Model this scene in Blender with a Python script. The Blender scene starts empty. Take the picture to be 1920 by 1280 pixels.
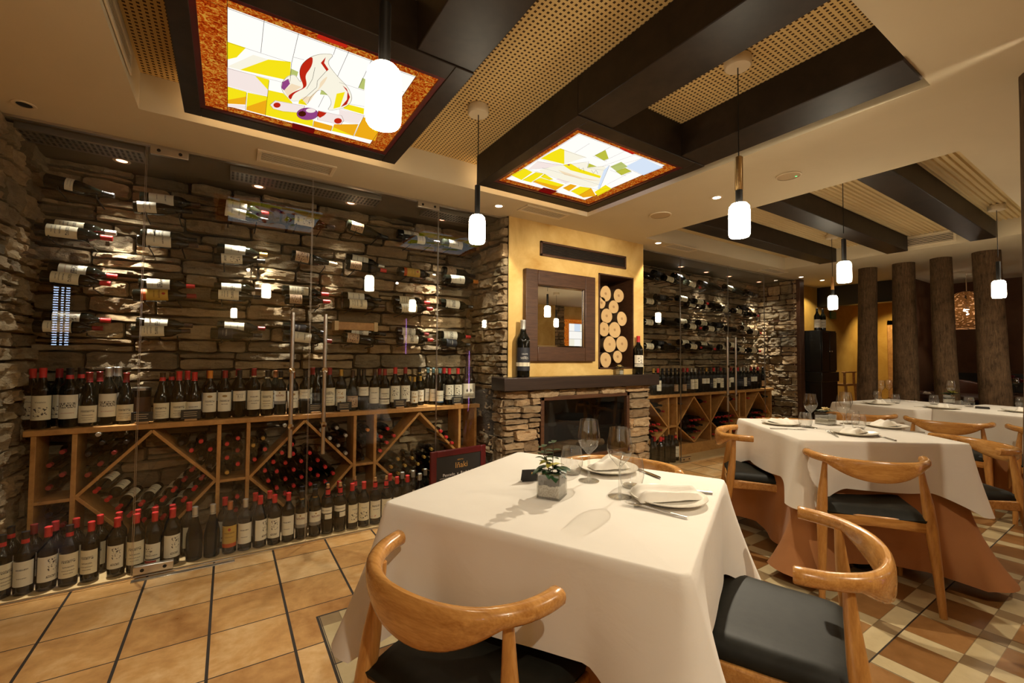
import bpy, bmesh, math, random
from mathutils import Vector, Matrix, noise
random.seed(7)
R_ = math.radians
PI = math.pi
scene = bpy.context.scene
COL = scene.collection

# ---------------------------------------------------------------- camera
F_PX = 821.0
CAM_H = 1.2
YAW, PITCH, ROLL = R_(32.92), R_(1.88), R_(-0.43)
_f = Vector((math.sin(YAW) * math.cos(PITCH), math.cos(YAW) * math.cos(PITCH), math.sin(PITCH)))
_r0 = Vector((math.cos(YAW), -math.sin(YAW), 0))
_d0 = -_r0.cross(_f)
_r = math.cos(ROLL) * _r0 + math.sin(ROLL) * _d0
_d = -math.sin(ROLL) * _r0 + math.cos(ROLL) * _d0
cam_data = bpy.data.cameras.new('camera')
cam_data.sensor_width = 36.0
cam_data.lens = F_PX / 1920 * 36
cam_data.clip_start = 0.02
cam = bpy.data.objects.new('camera', cam_data)
COL.objects.link(cam)
m3 = Matrix((_r, -_d, -_f)).transposed()
cam.matrix_world = Matrix.Translation((0, 0, CAM_H)) @ m3.to_4x4()
scene.camera = cam

# ---------------------------------------------------------------- view and world
scene.view_settings.view_transform = 'Standard'
scene.view_settings.look = 'None'
scene.view_settings.gamma = 1.0
scene.view_settings.use_curve_mapping = False
scene.view_settings.exposure = 0.12
world = bpy.data.worlds.new('world')
scene.world = world
world.use_nodes = True
world.node_tree.nodes['Background'].inputs[0].default_value = (1.0, 0.8, 0.55, 1)
world.node_tree.nodes['Background'].inputs[1].default_value = 0.02
scene.cycles.max_bounces = 8
scene.cycles.diffuse_bounces = 4
scene.cycles.glossy_bounces = 4
scene.cycles.transmission_bounces = 6
scene.cycles.transparent_max_bounces = 24
scene.cycles.caustics_reflective = False
scene.cycles.caustics_refractive = False
scene.cycles.sample_clamp_indirect = 4.0
scene.cycles.use_denoising = True

LAMP_E = 37.0          # pendant glass radiance
PANEL_E = 0.95          # stained glass radiance
SPOT_CELLAR = 200.0     # cellar spots, watts
SPOT_ROOM = 30.0       # room downlights and added fill spots, watts

def at(px, py, ax, c):
    """point on the plane ax = c seen at pixel px, py of the 1920x1280 photograph"""
    v = _r * ((px - 960) / F_PX) + _d * ((py - 640) / F_PX) + _f
    i = 'xyz'.index(ax)
    t = (c - (0, 0, CAM_H)[i]) / v[i]
    return Vector((0, 0, CAM_H)) + v * t

# ---------------------------------------------------------------- materials
def srgb(r, g, b):
    f = lambda c: (c / 255 / 12.92) if c / 255 <= 0.04045 else ((c / 255 + 0.055) / 1.055) ** 2.4
    return (f(r), f(g), f(b))

class NT:
    """small helper for building node trees"""
    def __init__(s, name):
        s.m = bpy.data.materials.new(name); s.m.use_nodes = True
        s.t = s.m.node_tree; s.t.nodes.clear()
        s.out = s.t.nodes.new('ShaderNodeOutputMaterial')
    def n(s, typ, **kw):
        nd = s.t.nodes.new(typ)
        for k, v in kw.items(): setattr(nd, k, v)
        return nd
    def l(s, a, b): s.t.links.new(a, b)
    def set(s, sock, v):
        if isinstance(v, bpy.types.NodeSocket): s.l(v, sock)
        elif isinstance(v, (tuple, list)) and len(v) == 3 and sock.type == 'RGBA': sock.default_value = (*v, 1)
        else: sock.default_value = v
    def math(s, op, a, b=0.0, c=None):
        nd = s.n('ShaderNodeMath', operation=op)
        s.set(nd.inputs[0], a); s.set(nd.inputs[1], b)
        if c is not None: s.set(nd.inputs[2], c)
        return nd.outputs[0]
    def mix(s, f, a, b, mode='MIX'):
        nd = s.n('ShaderNodeMix', data_type='RGBA', blend_type=mode)
        s.set(nd.inputs[0], f); s.set(nd.inputs[6], a); s.set(nd.inputs[7], b)
        return nd.outputs[2]
    def coord(s, which='Object', scale=(1, 1, 1), rot=(0, 0, 0)):
        tc = s.n('ShaderNodeTexCoord'); mp = s.n('ShaderNodeMapping')
        s.l(tc.outputs[which], mp.inputs[0]); mp.inputs['Scale'].default_value = scale; mp.inputs['Rotation'].default_value = rot
        return mp.outputs[0]
    def noise(s, vec, scale, detail=4, rough=0.55, dist=0.0):
        nd = s.n('ShaderNodeTexNoise'); s.l(vec, nd.inputs['Vector'])
        nd.inputs['Scale'].default_value = scale; nd.inputs['Detail'].default_value = detail
        nd.inputs['Roughness'].default_value = rough; nd.inputs['Distortion'].default_value = dist
        return nd.outputs[0]
    def ramp(s, fac, stops):
        nd = s.n('ShaderNodeValToRGB'); s.l(fac, nd.inputs[0])
        e = nd.color_ramp.elements
        while len(e) < len(stops): e.new(0.5)
        for el, (p, c) in zip(e, stops): el.position = p; el.color = (*c, 1)
        return nd.outputs[0]
    def sep(s, vec):
        nd = s.n('ShaderNodeSeparateXYZ'); s.l(vec, nd.inputs[0]); return nd.outputs
    def bump(s, h, strength=0.3, dist=0.01):
        nd = s.n('ShaderNodeBump'); s.l(h, nd.inputs['Height'])
        nd.inputs['Strength'].default_value = strength; nd.inputs['Distance'].default_value = dist
        return nd.outputs[0]
    def schlick(s, f0, top=1.0):
        lw = s.n('ShaderNodeLayerWeight'); lw.inputs[0].default_value = 0.5
        return s.math('MULTIPLY_ADD', s.math('POWER', lw.outputs['Facing'], 5.0), top - f0, f0)
    def pbr(s, color, rough=0.5, metal=0.0, normal=None, spec=0.5, coat=0.0, emit=None, estr=0.0, sheen=0.0):
        p = s.n('ShaderNodeBsdfPrincipled')
        s.set(p.inputs['Base Color'], color); s.set(p.inputs['Roughness'], rough); s.set(p.inputs['Metallic'], metal)
        p.inputs['Specular IOR Level'].default_value = spec; p.inputs['Coat Weight'].default_value = coat
        p.inputs['Sheen Weight'].default_value = sheen
        if normal is not None: s.l(normal, p.inputs['Normal'])
        if emit is not None:
            s.set(p.inputs['Emission Color'], emit); p.inputs['Emission Strength'].default_value = estr
        s.l(p.outputs[0], s.out.inputs[0]); return s.m

def simple(name, color, rough=0.5, metal=0.0, spec=0.5, coat=0.0, mottle=0.12, scale=8.0):
    t = NT(name); v = t.coord(); nz = t.noise(v, scale)
    lo = tuple(c * (1 - mottle) for c in color); hi = tuple(min(1, c * (1 + mottle)) for c in color)
    return t.pbr(t.ramp(nz, [(0.3, lo), (0.7, hi)]), rough, metal, None, spec, coat)

def emissive(name, color, strength):
    t = NT(name); e = t.n('ShaderNodeEmission'); t.set(e.inputs[0], color); e.inputs[1].default_value = strength
    t.l(e.outputs[0], t.out.inputs[0]); return t.m

def wood(name, lo, hi, scale=(1, 1, 12), rough=0.4, coat=0.0, spec=0.5, bump=0.08):
    t = NT(name); v = t.coord('Object', scale)
    a = t.noise(v, 6.0, 6, 0.6, 0.6); b = t.noise(v, 28.0, 3, 0.5)
    f = t.math('ADD', t.math('MULTIPLY', a, 0.7), t.math('MULTIPLY', b, 0.3))
    c = t.ramp(f, [(0.3, lo), (0.7, hi)])
    return t.pbr(c, rough, 0, t.bump(f, bump, 0.004), spec, coat)

def stone_material(name, base):
    t = NT(name); v = t.coord()
    at_ = t.n('ShaderNodeAttribute', attribute_name='tint'); tint = at_.outputs['Color']
    a = t.noise(t.coord('Object', (1, 1, 2.6)), 13.0, 9, 0.7, 0.5); b = t.noise(v, 70.0, 5, 0.7)
    c = t.mix(1.0, t.ramp(a, [(0.25, (0.62, 0.60, 0.56)), (0.75, (1.25, 1.2, 1.1))]), tint, 'MULTIPLY')
    c = t.mix(t.math('MULTIPLY', b, 0.35), c, tuple(x * 0.45 for x in base))
    h = t.math('ADD', t.math('MULTIPLY', a, 0.8), t.math('MULTIPLY', b, 0.35))
    return t.pbr(c, 0.72, 0, t.bump(h, 1.0, 0.03), 0.3)

def plaster(name, lo, hi, scale=2.2, rough=0.75, bump=0.05):
    t = NT(name); v = t.coord()
    a = t.noise(v, scale, 7, 0.62, 0.5)
    return t.pbr(t.ramp(a, [(0.3, lo), (0.7, hi)]), rough, 0, t.bump(a, bump, 0.01), 0.3)

def glass_pane_material(name, gain=1.25, tint=(0.93, 0.95, 0.93)):
    t = NT(name); tr = t.n('ShaderNodeBsdfTransparent'); gl = t.n('ShaderNodeBsdfGlossy'); mx = t.n('ShaderNodeMixShader')
    t.set(tr.inputs[0], tint); gl.inputs['Roughness'].default_value = 0.0; t.set(gl.inputs[0], (1.0, 1.0, 1.0))
    t.l(t.schlick(0.04 * gain), mx.inputs[0])
    t.l(tr.outputs[0], mx.inputs[1]); t.l(gl.outputs[0], mx.inputs[2]); t.l(mx.outputs[0], t.out.inputs[0])
    return t.m

def drinking_glass_material(name):
    t = NT(name); tr = t.n('ShaderNodeBsdfTransparent'); gl = t.n('ShaderNodeBsdfGlossy'); mx = t.n('ShaderNodeMixShader')
    lw = t.n('ShaderNodeLayerWeight'); lw.inputs[0].default_value = 0.5
    t.l(t.ramp(lw.outputs['Facing'], [(0.0, (0.965, 0.965, 0.955)), (0.55, (0.93, 0.93, 0.91)), (0.8, (0.68, 0.67, 0.64)), (0.93, (0.30, 0.29, 0.27)), (1.0, (0.14, 0.13, 0.12))]), tr.inputs[0])
    gl.inputs['Roughness'].default_value = 0.02
    t.l(t.schlick(0.15, 0.9), mx.inputs[0])
    t.l(tr.outputs[0], mx.inputs[1]); t.l(gl.outputs[0], mx.inputs[2]); t.l(mx.outputs[0], t.out.inputs[0])
    return t.m

M = {}
M['bottle'] = simple('bottle_glass', (0.004, 0.0045, 0.003), 0.05, 0, 0.42)
M['bottle_brown'] = simple('bottle_glass_brown', (0.02, 0.009, 0.004), 0.06, 0, 0.6)
M['paper'] = simple('paper', srgb(225, 216, 190), 0.6, mottle=0.04)
M['ink'] = simple('ink', (0.03, 0.025, 0.025), 0.7)
M['gold_ink'] = simple('gold_ink', srgb(196, 150, 80), 0.5, mottle=0.05)
M['white_ink'] = simple('white_ink', srgb(220, 220, 220), 0.6, mottle=0.03)
CAPS = {'red': (0.56, 0.028, 0.03), 'dark red': (0.24, 0.016, 0.018), 'silver': (0.55, 0.54, 0.5), 'gold': (0.55, 0.34, 0.08),
        'orange': (0.62, 0.22, 0.03), 'copper': (0.45, 0.17, 0.07), 'black': (0.012, 0.012, 0.014), 'brown': (0.05, 0.025, 0.015),
        'teal': (0.12, 0.25, 0.28), 'cream': (0.6, 0.5, 0.33), 'cork': (0.5, 0.28, 0.12), 'yellow': (0.6, 0.42, 0.08)}
for k, c in CAPS.items():
    M['cap ' + k] = simple('capsule_' + k.replace(' ', '_'), c, 0.32, 0.6 if k in ('silver', 'gold', 'copper') else 0.0, mottle=0.06)

def label_material(name, base, items, ink=(0.05, 0.045, 0.045)):
    """paper with rows of print: items are (u0, u1, v0, v1, colour or None for small type, kind)"""
    t = NT(name); tc = t.n('ShaderNodeTexCoord'); u, v, _ = t.sep(tc.outputs['UV'])
    c = t.mix(0.0, base, base)
    for (u0, u1, v0, v1, col, kind) in items:
        m = t.math('MULTIPLY', t.math('MULTIPLY', t.math('GREATER_THAN', u, u0), t.math('LESS_THAN', u, u1)),
                   t.math('MULTIPLY', t.math('GREATER_THAN', v, v0), t.math('LESS_THAN', v, v1)))
        if kind == 'type':
            nz = t.n('ShaderNodeTexNoise'); mp = t.n('ShaderNodeMapping'); t.l(tc.outputs['UV'], mp.inputs[0])
            mp.inputs['Scale'].default_value = (45, 7 / max(0.02, (v1 - v0) * 3), 1); t.l(mp.outputs[0], nz.inputs['Vector'])
            nz.inputs['Scale'].default_value = 1.0; nz.inputs['Detail'].default_value = 1.0
            m = t.math('MULTIPLY', m, t.math('GREATER_THAN', nz.outputs[0], 0.5))
        elif kind == 'art':
            nz = t.n('ShaderNodeTexNoise'); mp = t.n('ShaderNodeMapping'); t.l(tc.outputs['UV'], mp.inputs[0])
            mp.inputs['Scale'].default_value = (11, 11, 1); mp.inputs['Location'].default_value = (u0 * 9, v0 * 5, 0); t.l(mp.outputs[0], nz.inputs['Vector'])
            nz.inputs['Scale'].default_value = 1.0; nz.inputs['Detail'].default_value = 3.0
            m = t.math('MULTIPLY', m, t.math('GREATER_THAN', nz.outputs[0], 0.56))
        elif kind == 'disc':
            cu, cv, rr = (u0 + u1) / 2, (v0 + v1) / 2, (v1 - v0) / 2
            d = t.math('ADD', t.math('POWER', t.math('MULTIPLY', t.math('SUBTRACT', u, cu), (v1 - v0) / (u1 - u0)), 2.0), t.math('POWER', t.math('SUBTRACT', v, cv), 2.0))
            m = t.math('LESS_THAN', d, rr * rr)
        elif kind == 'diamond':
            cu, cv = (u0 + u1) / 2, (v0 + v1) / 2
            d = t.math('ADD', t.math('DIVIDE', t.math('ABSOLUTE', t.math('SUBTRACT', u, cu)), (u1 - u0) / 2), t.math('DIVIDE', t.math('ABSOLUTE', t.math('SUBTRACT', v, cv)), (v1 - v0) / 2))
            m = t.math('LESS_THAN', d, 1.0)
        c = t.mix(m, c, ink if col is None else col)
    return t.pbr(c, 0.55, 0, None, 0.4)

CREAM = srgb(228, 219, 192); WHITE = srgb(232, 226, 208)
LABELS = {
    'cream': (CREAM, [(.2, .8, .62, .74, None, 'type'), (.25, .75, .42, .47, None, 'type'), (.22, .78, .28, .32, None, 'type'), (.3, .7, .16, .2, None, 'type')]),
    'white': (WHITE, [(.2, .8, .5, .6, None, 'type'), (.3, .7, .36, .4, None, 'type'), (.35, .65, .74, .86, (.35, .22, .08), 'disc')]),
    'plain': (WHITE, [(.25, .75, .64, .7, None, 'type'), (.3, .7, .3, .34, None, 'type')]),
    'script': (WHITE, [(.12, .88, .45, .68, None, 'type'), (.2, .8, .22, .26, (.45, .2, .15), 'type')]),
    'vine': (CREAM, [(.22, .8, .14, .52, None, 'art')]),
    'drawing': (WHITE, [(.45, .85, .42, .9, None, 'art'), (.4, .8, .14, .24, None, 'type')]),
    'bird': (WHITE, [(.25, .8, .4, .85, None, 'art'), (.3, .7, .12, .18, None, 'type')]),
    'grey band': (WHITE, [(.2, .8, .58, .72, (.25, .08, .07), 'type'), (0, 1, 0, .24, (.25, .24, .23), 'solid'), (.44, .56, .8, .9, (.4, .25, .08), 'disc')]),
    'yellow': (srgb(196, 160, 70), [(.2, .8, .62, .7, (.2, .1, .03), 'type'), (.25, .75, .45, .5, (.2, .1, .03), 'type'), (0, 1, 0, .18, srgb(190, 80, 25), 'solid'), (.42, .58, .76, .9, (.35, .02, .01), 'disc')]),
    'red strip': (WHITE, [(.1, .6, .5, .8, None, 'art'), (.2, .85, .4, .46, None, 'type'), (0, 1, .2, .27, (.03, .03, .03), 'solid'), (.12, .8, .05, .18, (.4, .02, .02), 'solid')]),
    'two part': (WHITE, [(.2, .8, .62, .7, None, 'type'), (.3, .7, .5, .54, None, 'type'), (0, 1, .3, .36, (.01, .01, .01), 'solid'), (.2, .8, .1, .2, (.4, .3, .2), 'type')]),
    'art': (srgb(190, 160, 128), [(.1, .9, .1, .9, (.12, .04, .03), 'art'), (.2, .8, .84, .92, (.05, .03, .03), 'type')]),
    'diamond': (WHITE, [(.42, .58, .38, .68, (.02, .02, .02), 'diamond'), (.25, .75, .12, .18, None, 'type')]),
    'portrait': (WHITE, [(.3, .7, .3, .92, None, 'art'), (0, 1, .22, .28, (.02, .02, .02), 'solid'), (.2, .8, .08, .15, None, 'type')]),
    'crest': (WHITE, [(.28, .72, .66, .84, srgb(170, 120, 30), 'art'), (.2, .8, .42, .56, srgb(150, 110, 40), 'type'), (.42, .58, .1, .28, srgb(170, 120, 30), 'disc')]),
    'blue band': (WHITE, [(.15, .85, .52, .62, None, 'type'), (.2, .8, .36, .4, None, 'type'), (0, 1, 0, .1, srgb(70, 100, 130), 'solid')]),
    'two tags': (WHITE, [(0, 1, .42, .5, (.008, .01, .007), 'solid'), (0, .5, 0, .42, (.008, .01, .007), 'solid'), (.2, .9, .7, .78, None, 'type')]),
    'logo': (WHITE, [(.2, .8, .66, .76, None, 'type'), (.25, .75, .5, .54, None, 'type'), (.1, .5, .08, .2, (.45, .03, .03), 'art')]),
    'dark': ((0.02, 0.022, 0.03), [(.25, .75, .5, .6, (.4, .38, .34), 'type'), (.3, .7, .3, .34, (.35, .32, .3), 'type')]),
}
for k, (b, it) in LABELS.items():
    M['label ' + k] = label_material('label_' + k.replace(' ', '_'), b, it)

M['steel'] = simple('brushed_steel', (0.6, 0.57, 0.52), 0.28, 1.0, mottle=0.05)
M['dull_steel'] = simple('dull_steel', (0.26, 0.23, 0.19), 0.45, 0.8, mottle=0.05)
M['chrome'] = simple('polished_steel', (0.75, 0.73, 0.7), 0.1, 1.0, mottle=0.02)
M['brass'] = simple('brass', (0.45, 0.30, 0.13), 0.3, 1.0, mottle=0.05)
M['black_metal'] = simple('black_metal', (0.012, 0.011, 0.010), 0.4, 0.3)
M['white_paint'] = simple('white_paint', srgb(222, 206, 176), 0.55, mottle=0.03)
M['ceiling'] = plaster('ceiling_paint', srgb(206, 192, 162), srgb(214, 200, 170), 1.2, 0.8, 0.02)
M['yellow_plaster'] = plaster('yellow_plaster', srgb(190, 146, 72), srgb(232, 200, 130), 2.6)
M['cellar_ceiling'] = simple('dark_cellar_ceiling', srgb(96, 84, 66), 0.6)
M['corridor_plaster'] = plaster('ochre_plaster', srgb(176, 132, 50), srgb(206, 165, 78), 2.0)
M['dark_wall'] = plaster('dark_brown_plaster', srgb(74, 48, 30), srgb(92, 62, 38), 3.0)
M['dark_panel'] = simple('dark_panelling', srgb(26, 24, 20), 0.4)
M['pane'] = glass_pane_material('clear_glass_pane')
M['glass'] = drinking_glass_material('clear_drinking_glass')
M['dark_beam'] = wood('dark_stained_wood', (0.012, 0.008, 0.005), (0.035, 0.022, 0.014), (1, 1, 1), 0.45, 0.0, 0.25)
M['mantel'] = wood('mantel_wood', (0.014, 0.008, 0.006), (0.04, 0.022, 0.014), (0.4, 4, 8), 0.35)
M['frame_wood'] = wood('walnut_frame_wood', (0.034, 0.013, 0.0055), (0.10, 0.042, 0.018), (1.0, 4, 12), 0.4)
M['rack_wood'] = wood('rack_wood', srgb(160, 110, 56), srgb(208, 156, 92), (2, 2, 2), 0.45)
M['board'] = wood('pale_board', srgb(190, 160, 112), srgb(220, 190, 142), (1, 4, 4), 0.45)
M['chair_wood'] = wood('honey_oak_rail', srgb(158, 102, 44), srgb(212, 158, 88), (1.1, 9, 9), 0.26, 0.35, bump=0.05)
M['chair_wood_leg'] = wood('honey_oak_leg', srgb(162, 106, 48), srgb(208, 154, 84), (9, 9, 1.1), 0.3, 0.3, bump=0.04)
M['leather'] = simple('black_leather', (0.013, 0.0125, 0.009), 0.55, 0, 0.2, mottle=0.2, scale=40)
M['brown_leather'] = simple('brown_leather', (0.10, 0.035, 0.018), 0.4, mottle=0.2)
M['red_wood'] = simple('mahogany_frame', (0.09, 0.008, 0.010), 0.3, mottle=0.2)
M['slate'] = simple('slate_board', (0.014, 0.014, 0.014), 0.6, mottle=0.2)
M['black_gloss'] = simple('black_lacquer', (0.006, 0.006, 0.005), 0.18, 0, 0.5)
M['plain_black'] = simple('plain_matt_black', (0.006, 0.005, 0.004), 0.7)  # firebox soot, and the painted-in dark of vent and grille gaps
M['porcelain'] = simple('white_porcelain', srgb(238, 232, 218), 0.2, mottle=0.01)
M['leaf'] = simple('leaf_green', (0.018, 0.06, 0.022), 0.35, mottle=0.35, scale=20)
M['yellow_leaf'] = simple('yellow_petal', (0.45, 0.40, 0.06), 0.5, mottle=0.25, scale=30)
M['petal'] = simple('cream_petal', srgb(226, 208, 160), 0.5, mottle=0.1, scale=30)
M['red_petal'] = simple('red_petal', (0.22, 0.008, 0.02), 0.5, mottle=0.3, scale=30)
M['stem'] = simple('stem_brown', (0.04, 0.03, 0.012), 0.6)
M['card'] = simple('black_card', (0.012, 0.010, 0.009), 0.45)
M['stone'] = stone_material('ledge_stone', (0.26, 0.20, 0.135))
M['firestone'] = stone_material('hearth_stone', (0.35, 0.25, 0.15))
M['lamp_glow'] = emissive('lit_lamp_glass', (1.0, 0.86, 0.62), LAMP_E)
M['spot_glow'] = emissive('lit_downlight', (1.0, 0.82, 0.6), 14.0)
M['spot_red'] = emissive('lit_cellar_spot', (1.0, 0.35, 0.2), 6.0)
M['speaker'] = simple('speaker_mesh', srgb(190, 166, 128), 0.7, mottle=0.1, scale=200)
M['mirror'] = simple('mirror_glass', (0.92, 0.92, 0.9), 0.0, 1.0, mottle=0.0)

def cloth_material(name, lo, hi):
    t = NT(name); v = t.coord('Object'); a = t.noise(v, 3.0, 4)
    w = t.noise(t.coord('Object', (1, 1, 1)), 420.0, 2)
    cr = t.noise(t.coord('Object', (1, 1, 1.6)), 7.0, 5, 0.5, 1.0)
    return t.pbr(t.ramp(a, [(0.3, lo), (0.7, hi)]), 0.85, 0, t.bump(t.math('ADD', t.math('MULTIPLY', w, 0.03), cr), 0.09, 0.02), 0.2, sheen=0.1)
M['cloth'] = cloth_material('white_linen', srgb(226, 219, 208), srgb(234, 228, 218))
M['under'] = cloth_material('terracotta_linen', srgb(160, 108, 66), srgb(178, 122, 76))
M['napkin'] = cloth_material('napkin_linen', srgb(236, 230, 218), srgb(242, 237, 226))

def pebble_material():
    t = NT('white_pebbles'); v = t.coord()
    vo = t.n('ShaderNodeTexVoronoi'); t.l(v, vo.inputs['Vector']); vo.inputs['Scale'].default_value = 220
    z = t.sep(v)[2]
    c = t.ramp(vo.outputs['Distance'], [(0.0, srgb(255, 252, 244)), (0.8, srgb(196, 188, 170))])
    dark = t.math('MULTIPLY', t.math('GREATER_THAN', t.math('ADD', z, t.math('MULTIPLY', t.noise(v, 60), 0.02)), 0.052), 1.0)
    return t.pbr(t.mix(dark, c, srgb(48, 44, 34)), 0.6, 0, t.bump(vo.outputs['Distance'], 0.5, 0.003))
M['pebbles'] = pebble_material()

def bark_material(name, lo, hi):
    t = NT(name); v = t.coord('Object', (1, 1, 0.12))
    a = t.noise(v, 70.0, 7, 0.75, 1.2); b = t.noise(t.coord(), 9.0, 6, 0.65)
    f = t.math('ADD', t.math('MULTIPLY', a, 0.65), t.math('MULTIPLY', b, 0.35))
    return t.pbr(t.ramp(f, [(0.36, lo), (0.62, hi)]), 0.85, 0, t.bump(a, 0.9, 0.015), 0.2)
M['bark'] = bark_material('tree_bark', (0.034, 0.020, 0.010), (0.21, 0.128, 0.066))

def log_end_material():
    t = NT('sawn_log_end'); v = t.coord('Object')
    x, y, z = t.sep(v)
    d = t.math('SQRT', t.math('ADD', t.math('POWER', x, 2.0), t.math('POWER', z, 2.0)))
    w = t.math('SINE', t.math('MULTIPLY', t.math('ADD', d, t.math('MULTIPLY', t.noise(v, 18.0, 3), 0.02)), 900.0))
    c = t.ramp(t.math('MULTIPLY_ADD', w, 0.5, 0.5), [(0.0, srgb(196, 160, 108)), (1.0, srgb(214, 182, 130))])
    core = t.math('LESS_THAN', t.math('ADD', d, t.math('MULTIPLY', t.noise(v, 30.0, 3), 0.02)), 0.024)
    return t.pbr(t.mix(t.math('MULTIPLY', core, 0.55), c, srgb(120, 76, 36)), 0.7)
M['log_end'] = log_end_material()
M['log_bark'] = bark_material('log_bark', (0.05, 0.03, 0.016), (0.14, 0.085, 0.045))

def perforated_material():
    t = NT('perforated_ceiling_board'); v = t.coord('Object'); x, y, _ = t.sep(v)
    k = 1 / 0.022
    fx = t.math('SUBTRACT', t.math('FRACT', t.math('MULTIPLY', x, k)), 0.5); fy = t.math('SUBTRACT', t.math('FRACT', t.math('MULTIPLY', y, k)), 0.5)
    d = t.math('MAXIMUM', t.math('ABSOLUTE', fx), t.math('ABSOLUTE', fy))
    c = t.mix(t.math('LESS_THAN', d, 0.24), srgb(214, 184, 126), srgb(70, 48, 24))  # holes have no depth, their darkness is painted into the colour
    return t.pbr(c, 0.8, 0, None, 0.2)
M['perforated'] = perforated_material()
M['corrugated'] = plaster('ribbed_ceiling_paint', srgb(206, 182, 134), srgb(214, 190, 142), 1.5, 0.8, 0.02)

def tile_material(patterned):
    t = NT('patterned_floor_tile' if patterned else 'terracotta_floor_tile')
    v = t.coord('Object'); x, y, _ = t.sep(v)
    a = t.noise(v, 3.5, 7, 0.62, 0.8); b = t.noise(v, 22.0, 5, 0.6)
    f = t.math('ADD', t.math('MULTIPLY', a, 0.7), t.math('MULTIPLY', b, 0.3))
    def cellid(vx, vy):
        cb = t.n('ShaderNodeCombineXYZ'); t.l(vx, cb.inputs[0]); t.l(vy, cb.inputs[1])
        wn = t.n('ShaderNodeTexWhiteNoise', noise_dimensions='2D'); t.l(cb.outputs[0], wn.inputs['Vector']); return wn.outputs['Value']
    if not patterned:
        gx = t.math('DIVIDE', t.math('SUBTRACT', x, -0.337), 0.2975); gy = t.math('DIVIDE', t.math('SUBTRACT', y, 2.92), 0.309)
        ix, iy = t.math('FLOOR', gx), t.math('FLOOR', gy)
        dx = t.math('MULTIPLY', t.math('SUBTRACT', 0.5, t.math('ABSOLUTE', t.math('SUBTRACT', t.math('FRACT', gx), 0.5))), 0.2975)
        dy = t.math('MULTIPLY', t.math('SUBTRACT', 0.5, t.math('ABSOLUTE', t.math('SUBTRACT', t.math('FRACT', gy), 0.5))), 0.309)
        grout = t.math('MAXIMUM', t.math('LESS_THAN', dx, 0.0055), t.math('LESS_THAN', dy, 0.003))
        f2 = t.math('ADD', f, t.math('MULTIPLY', t.math('SUBTRACT', cellid(ix, iy), 0.5), 0.24))
        c = t.ramp(f2, [(0.24, srgb(166, 116, 64)), (0.5, srgb(212, 164, 102)), (0.72, srgb(240, 206, 152))])
    else:
        PX, PY, NX, NY = 0.2975, 0.278, 0.088, 0.085
        ux = t.math('DIVIDE', t.math('SUBTRACT', x, 0.375), PX); uy = t.math('DIVIDE', t.math('SUBTRACT', y, 2.107), PY)
        fx = t.math('MULTIPLY', t.math('FRACT', ux), PX); fy = t.math('MULTIPLY', t.math('FRACT', uy), PY)
        nx = t.math('LESS_THAN', fx, NX); ny = t.math('LESS_THAN', fy, NY)
        both = t.math('MULTIPLY', nx, ny); any_ = t.math('MAXIMUM', nx, ny)
        idv = cellid(t.math('ADD', t.math('FLOOR', ux), t.math('MULTIPLY', nx, 0.37)), t.math('ADD', t.math('FLOOR', uy), t.math('MULTIPLY', ny, 0.61)))
        f2 = t.math('ADD', f, t.math('MULTIPLY', t.math('SUBTRACT', idv, 0.5), 0.25))
        brown = t.ramp(f2, [(0.28, srgb(122, 84, 44)), (0.5, srgb(146, 103, 58)), (0.78, srgb(174, 130, 82))])
        cream = t.ramp(f2, [(0.28, srgb(186, 166, 124)), (0.72, srgb(218, 200, 158))])
        grey = t.ramp(f2, [(0.28, srgb(134, 112, 80)), (0.72, srgb(166, 142, 106))])
        c = t.mix(both, t.mix(any_, brown, cream), grey)
        thin = t.math('MAXIMUM', t.math('LESS_THAN', t.math('MINIMUM', fx, t.math('ABSOLUTE', t.math('SUBTRACT', fx, NX))), 0.0018),
                      t.math('LESS_THAN', t.math('MINIMUM', fy, t.math('ABSOLUTE', t.math('SUBTRACT', fy, NY))), 0.0018))
        c = t.mix(t.math('MULTIPLY', thin, 0.55), c, srgb(90, 70, 48))
        u2 = t.math('FRACT', t.math('DIVIDE', t.math('SUBTRACT', x, 0.375 + 0.003), PX * 2)); v2 = t.math('FRACT', t.math('DIVIDE', t.math('SUBTRACT', y, 0.717 - 0.004), PY * 4))
        grout = t.math('MAXIMUM', t.math('LESS_THAN', t.math('MULTIPLY', u2, PX * 2), 0.003), t.math('LESS_THAN', t.math('MULTIPLY', v2, PY * 4), 0.006))
        edge = t.math('MAXIMUM', t.math('LESS_THAN', x, 0.375), t.math('GREATER_THAN', y, 2.19))
        grout = t.math('MAXIMUM', grout, edge)
    c = t.mix(grout, c, srgb(44, 34, 24))
    h = t.math('SUBTRACT', t.math('MULTIPLY', f, 0.25), grout)
    return t.pbr(c, t.math('MULTIPLY_ADD', grout, 0.3, t.math('MULTIPLY_ADD', b, 0.2, 0.22)), 0, t.bump(h, 0.25, 0.004), 0.5)
M['floor'] = tile_material(False); M['floor_pattern'] = tile_material(True)

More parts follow.
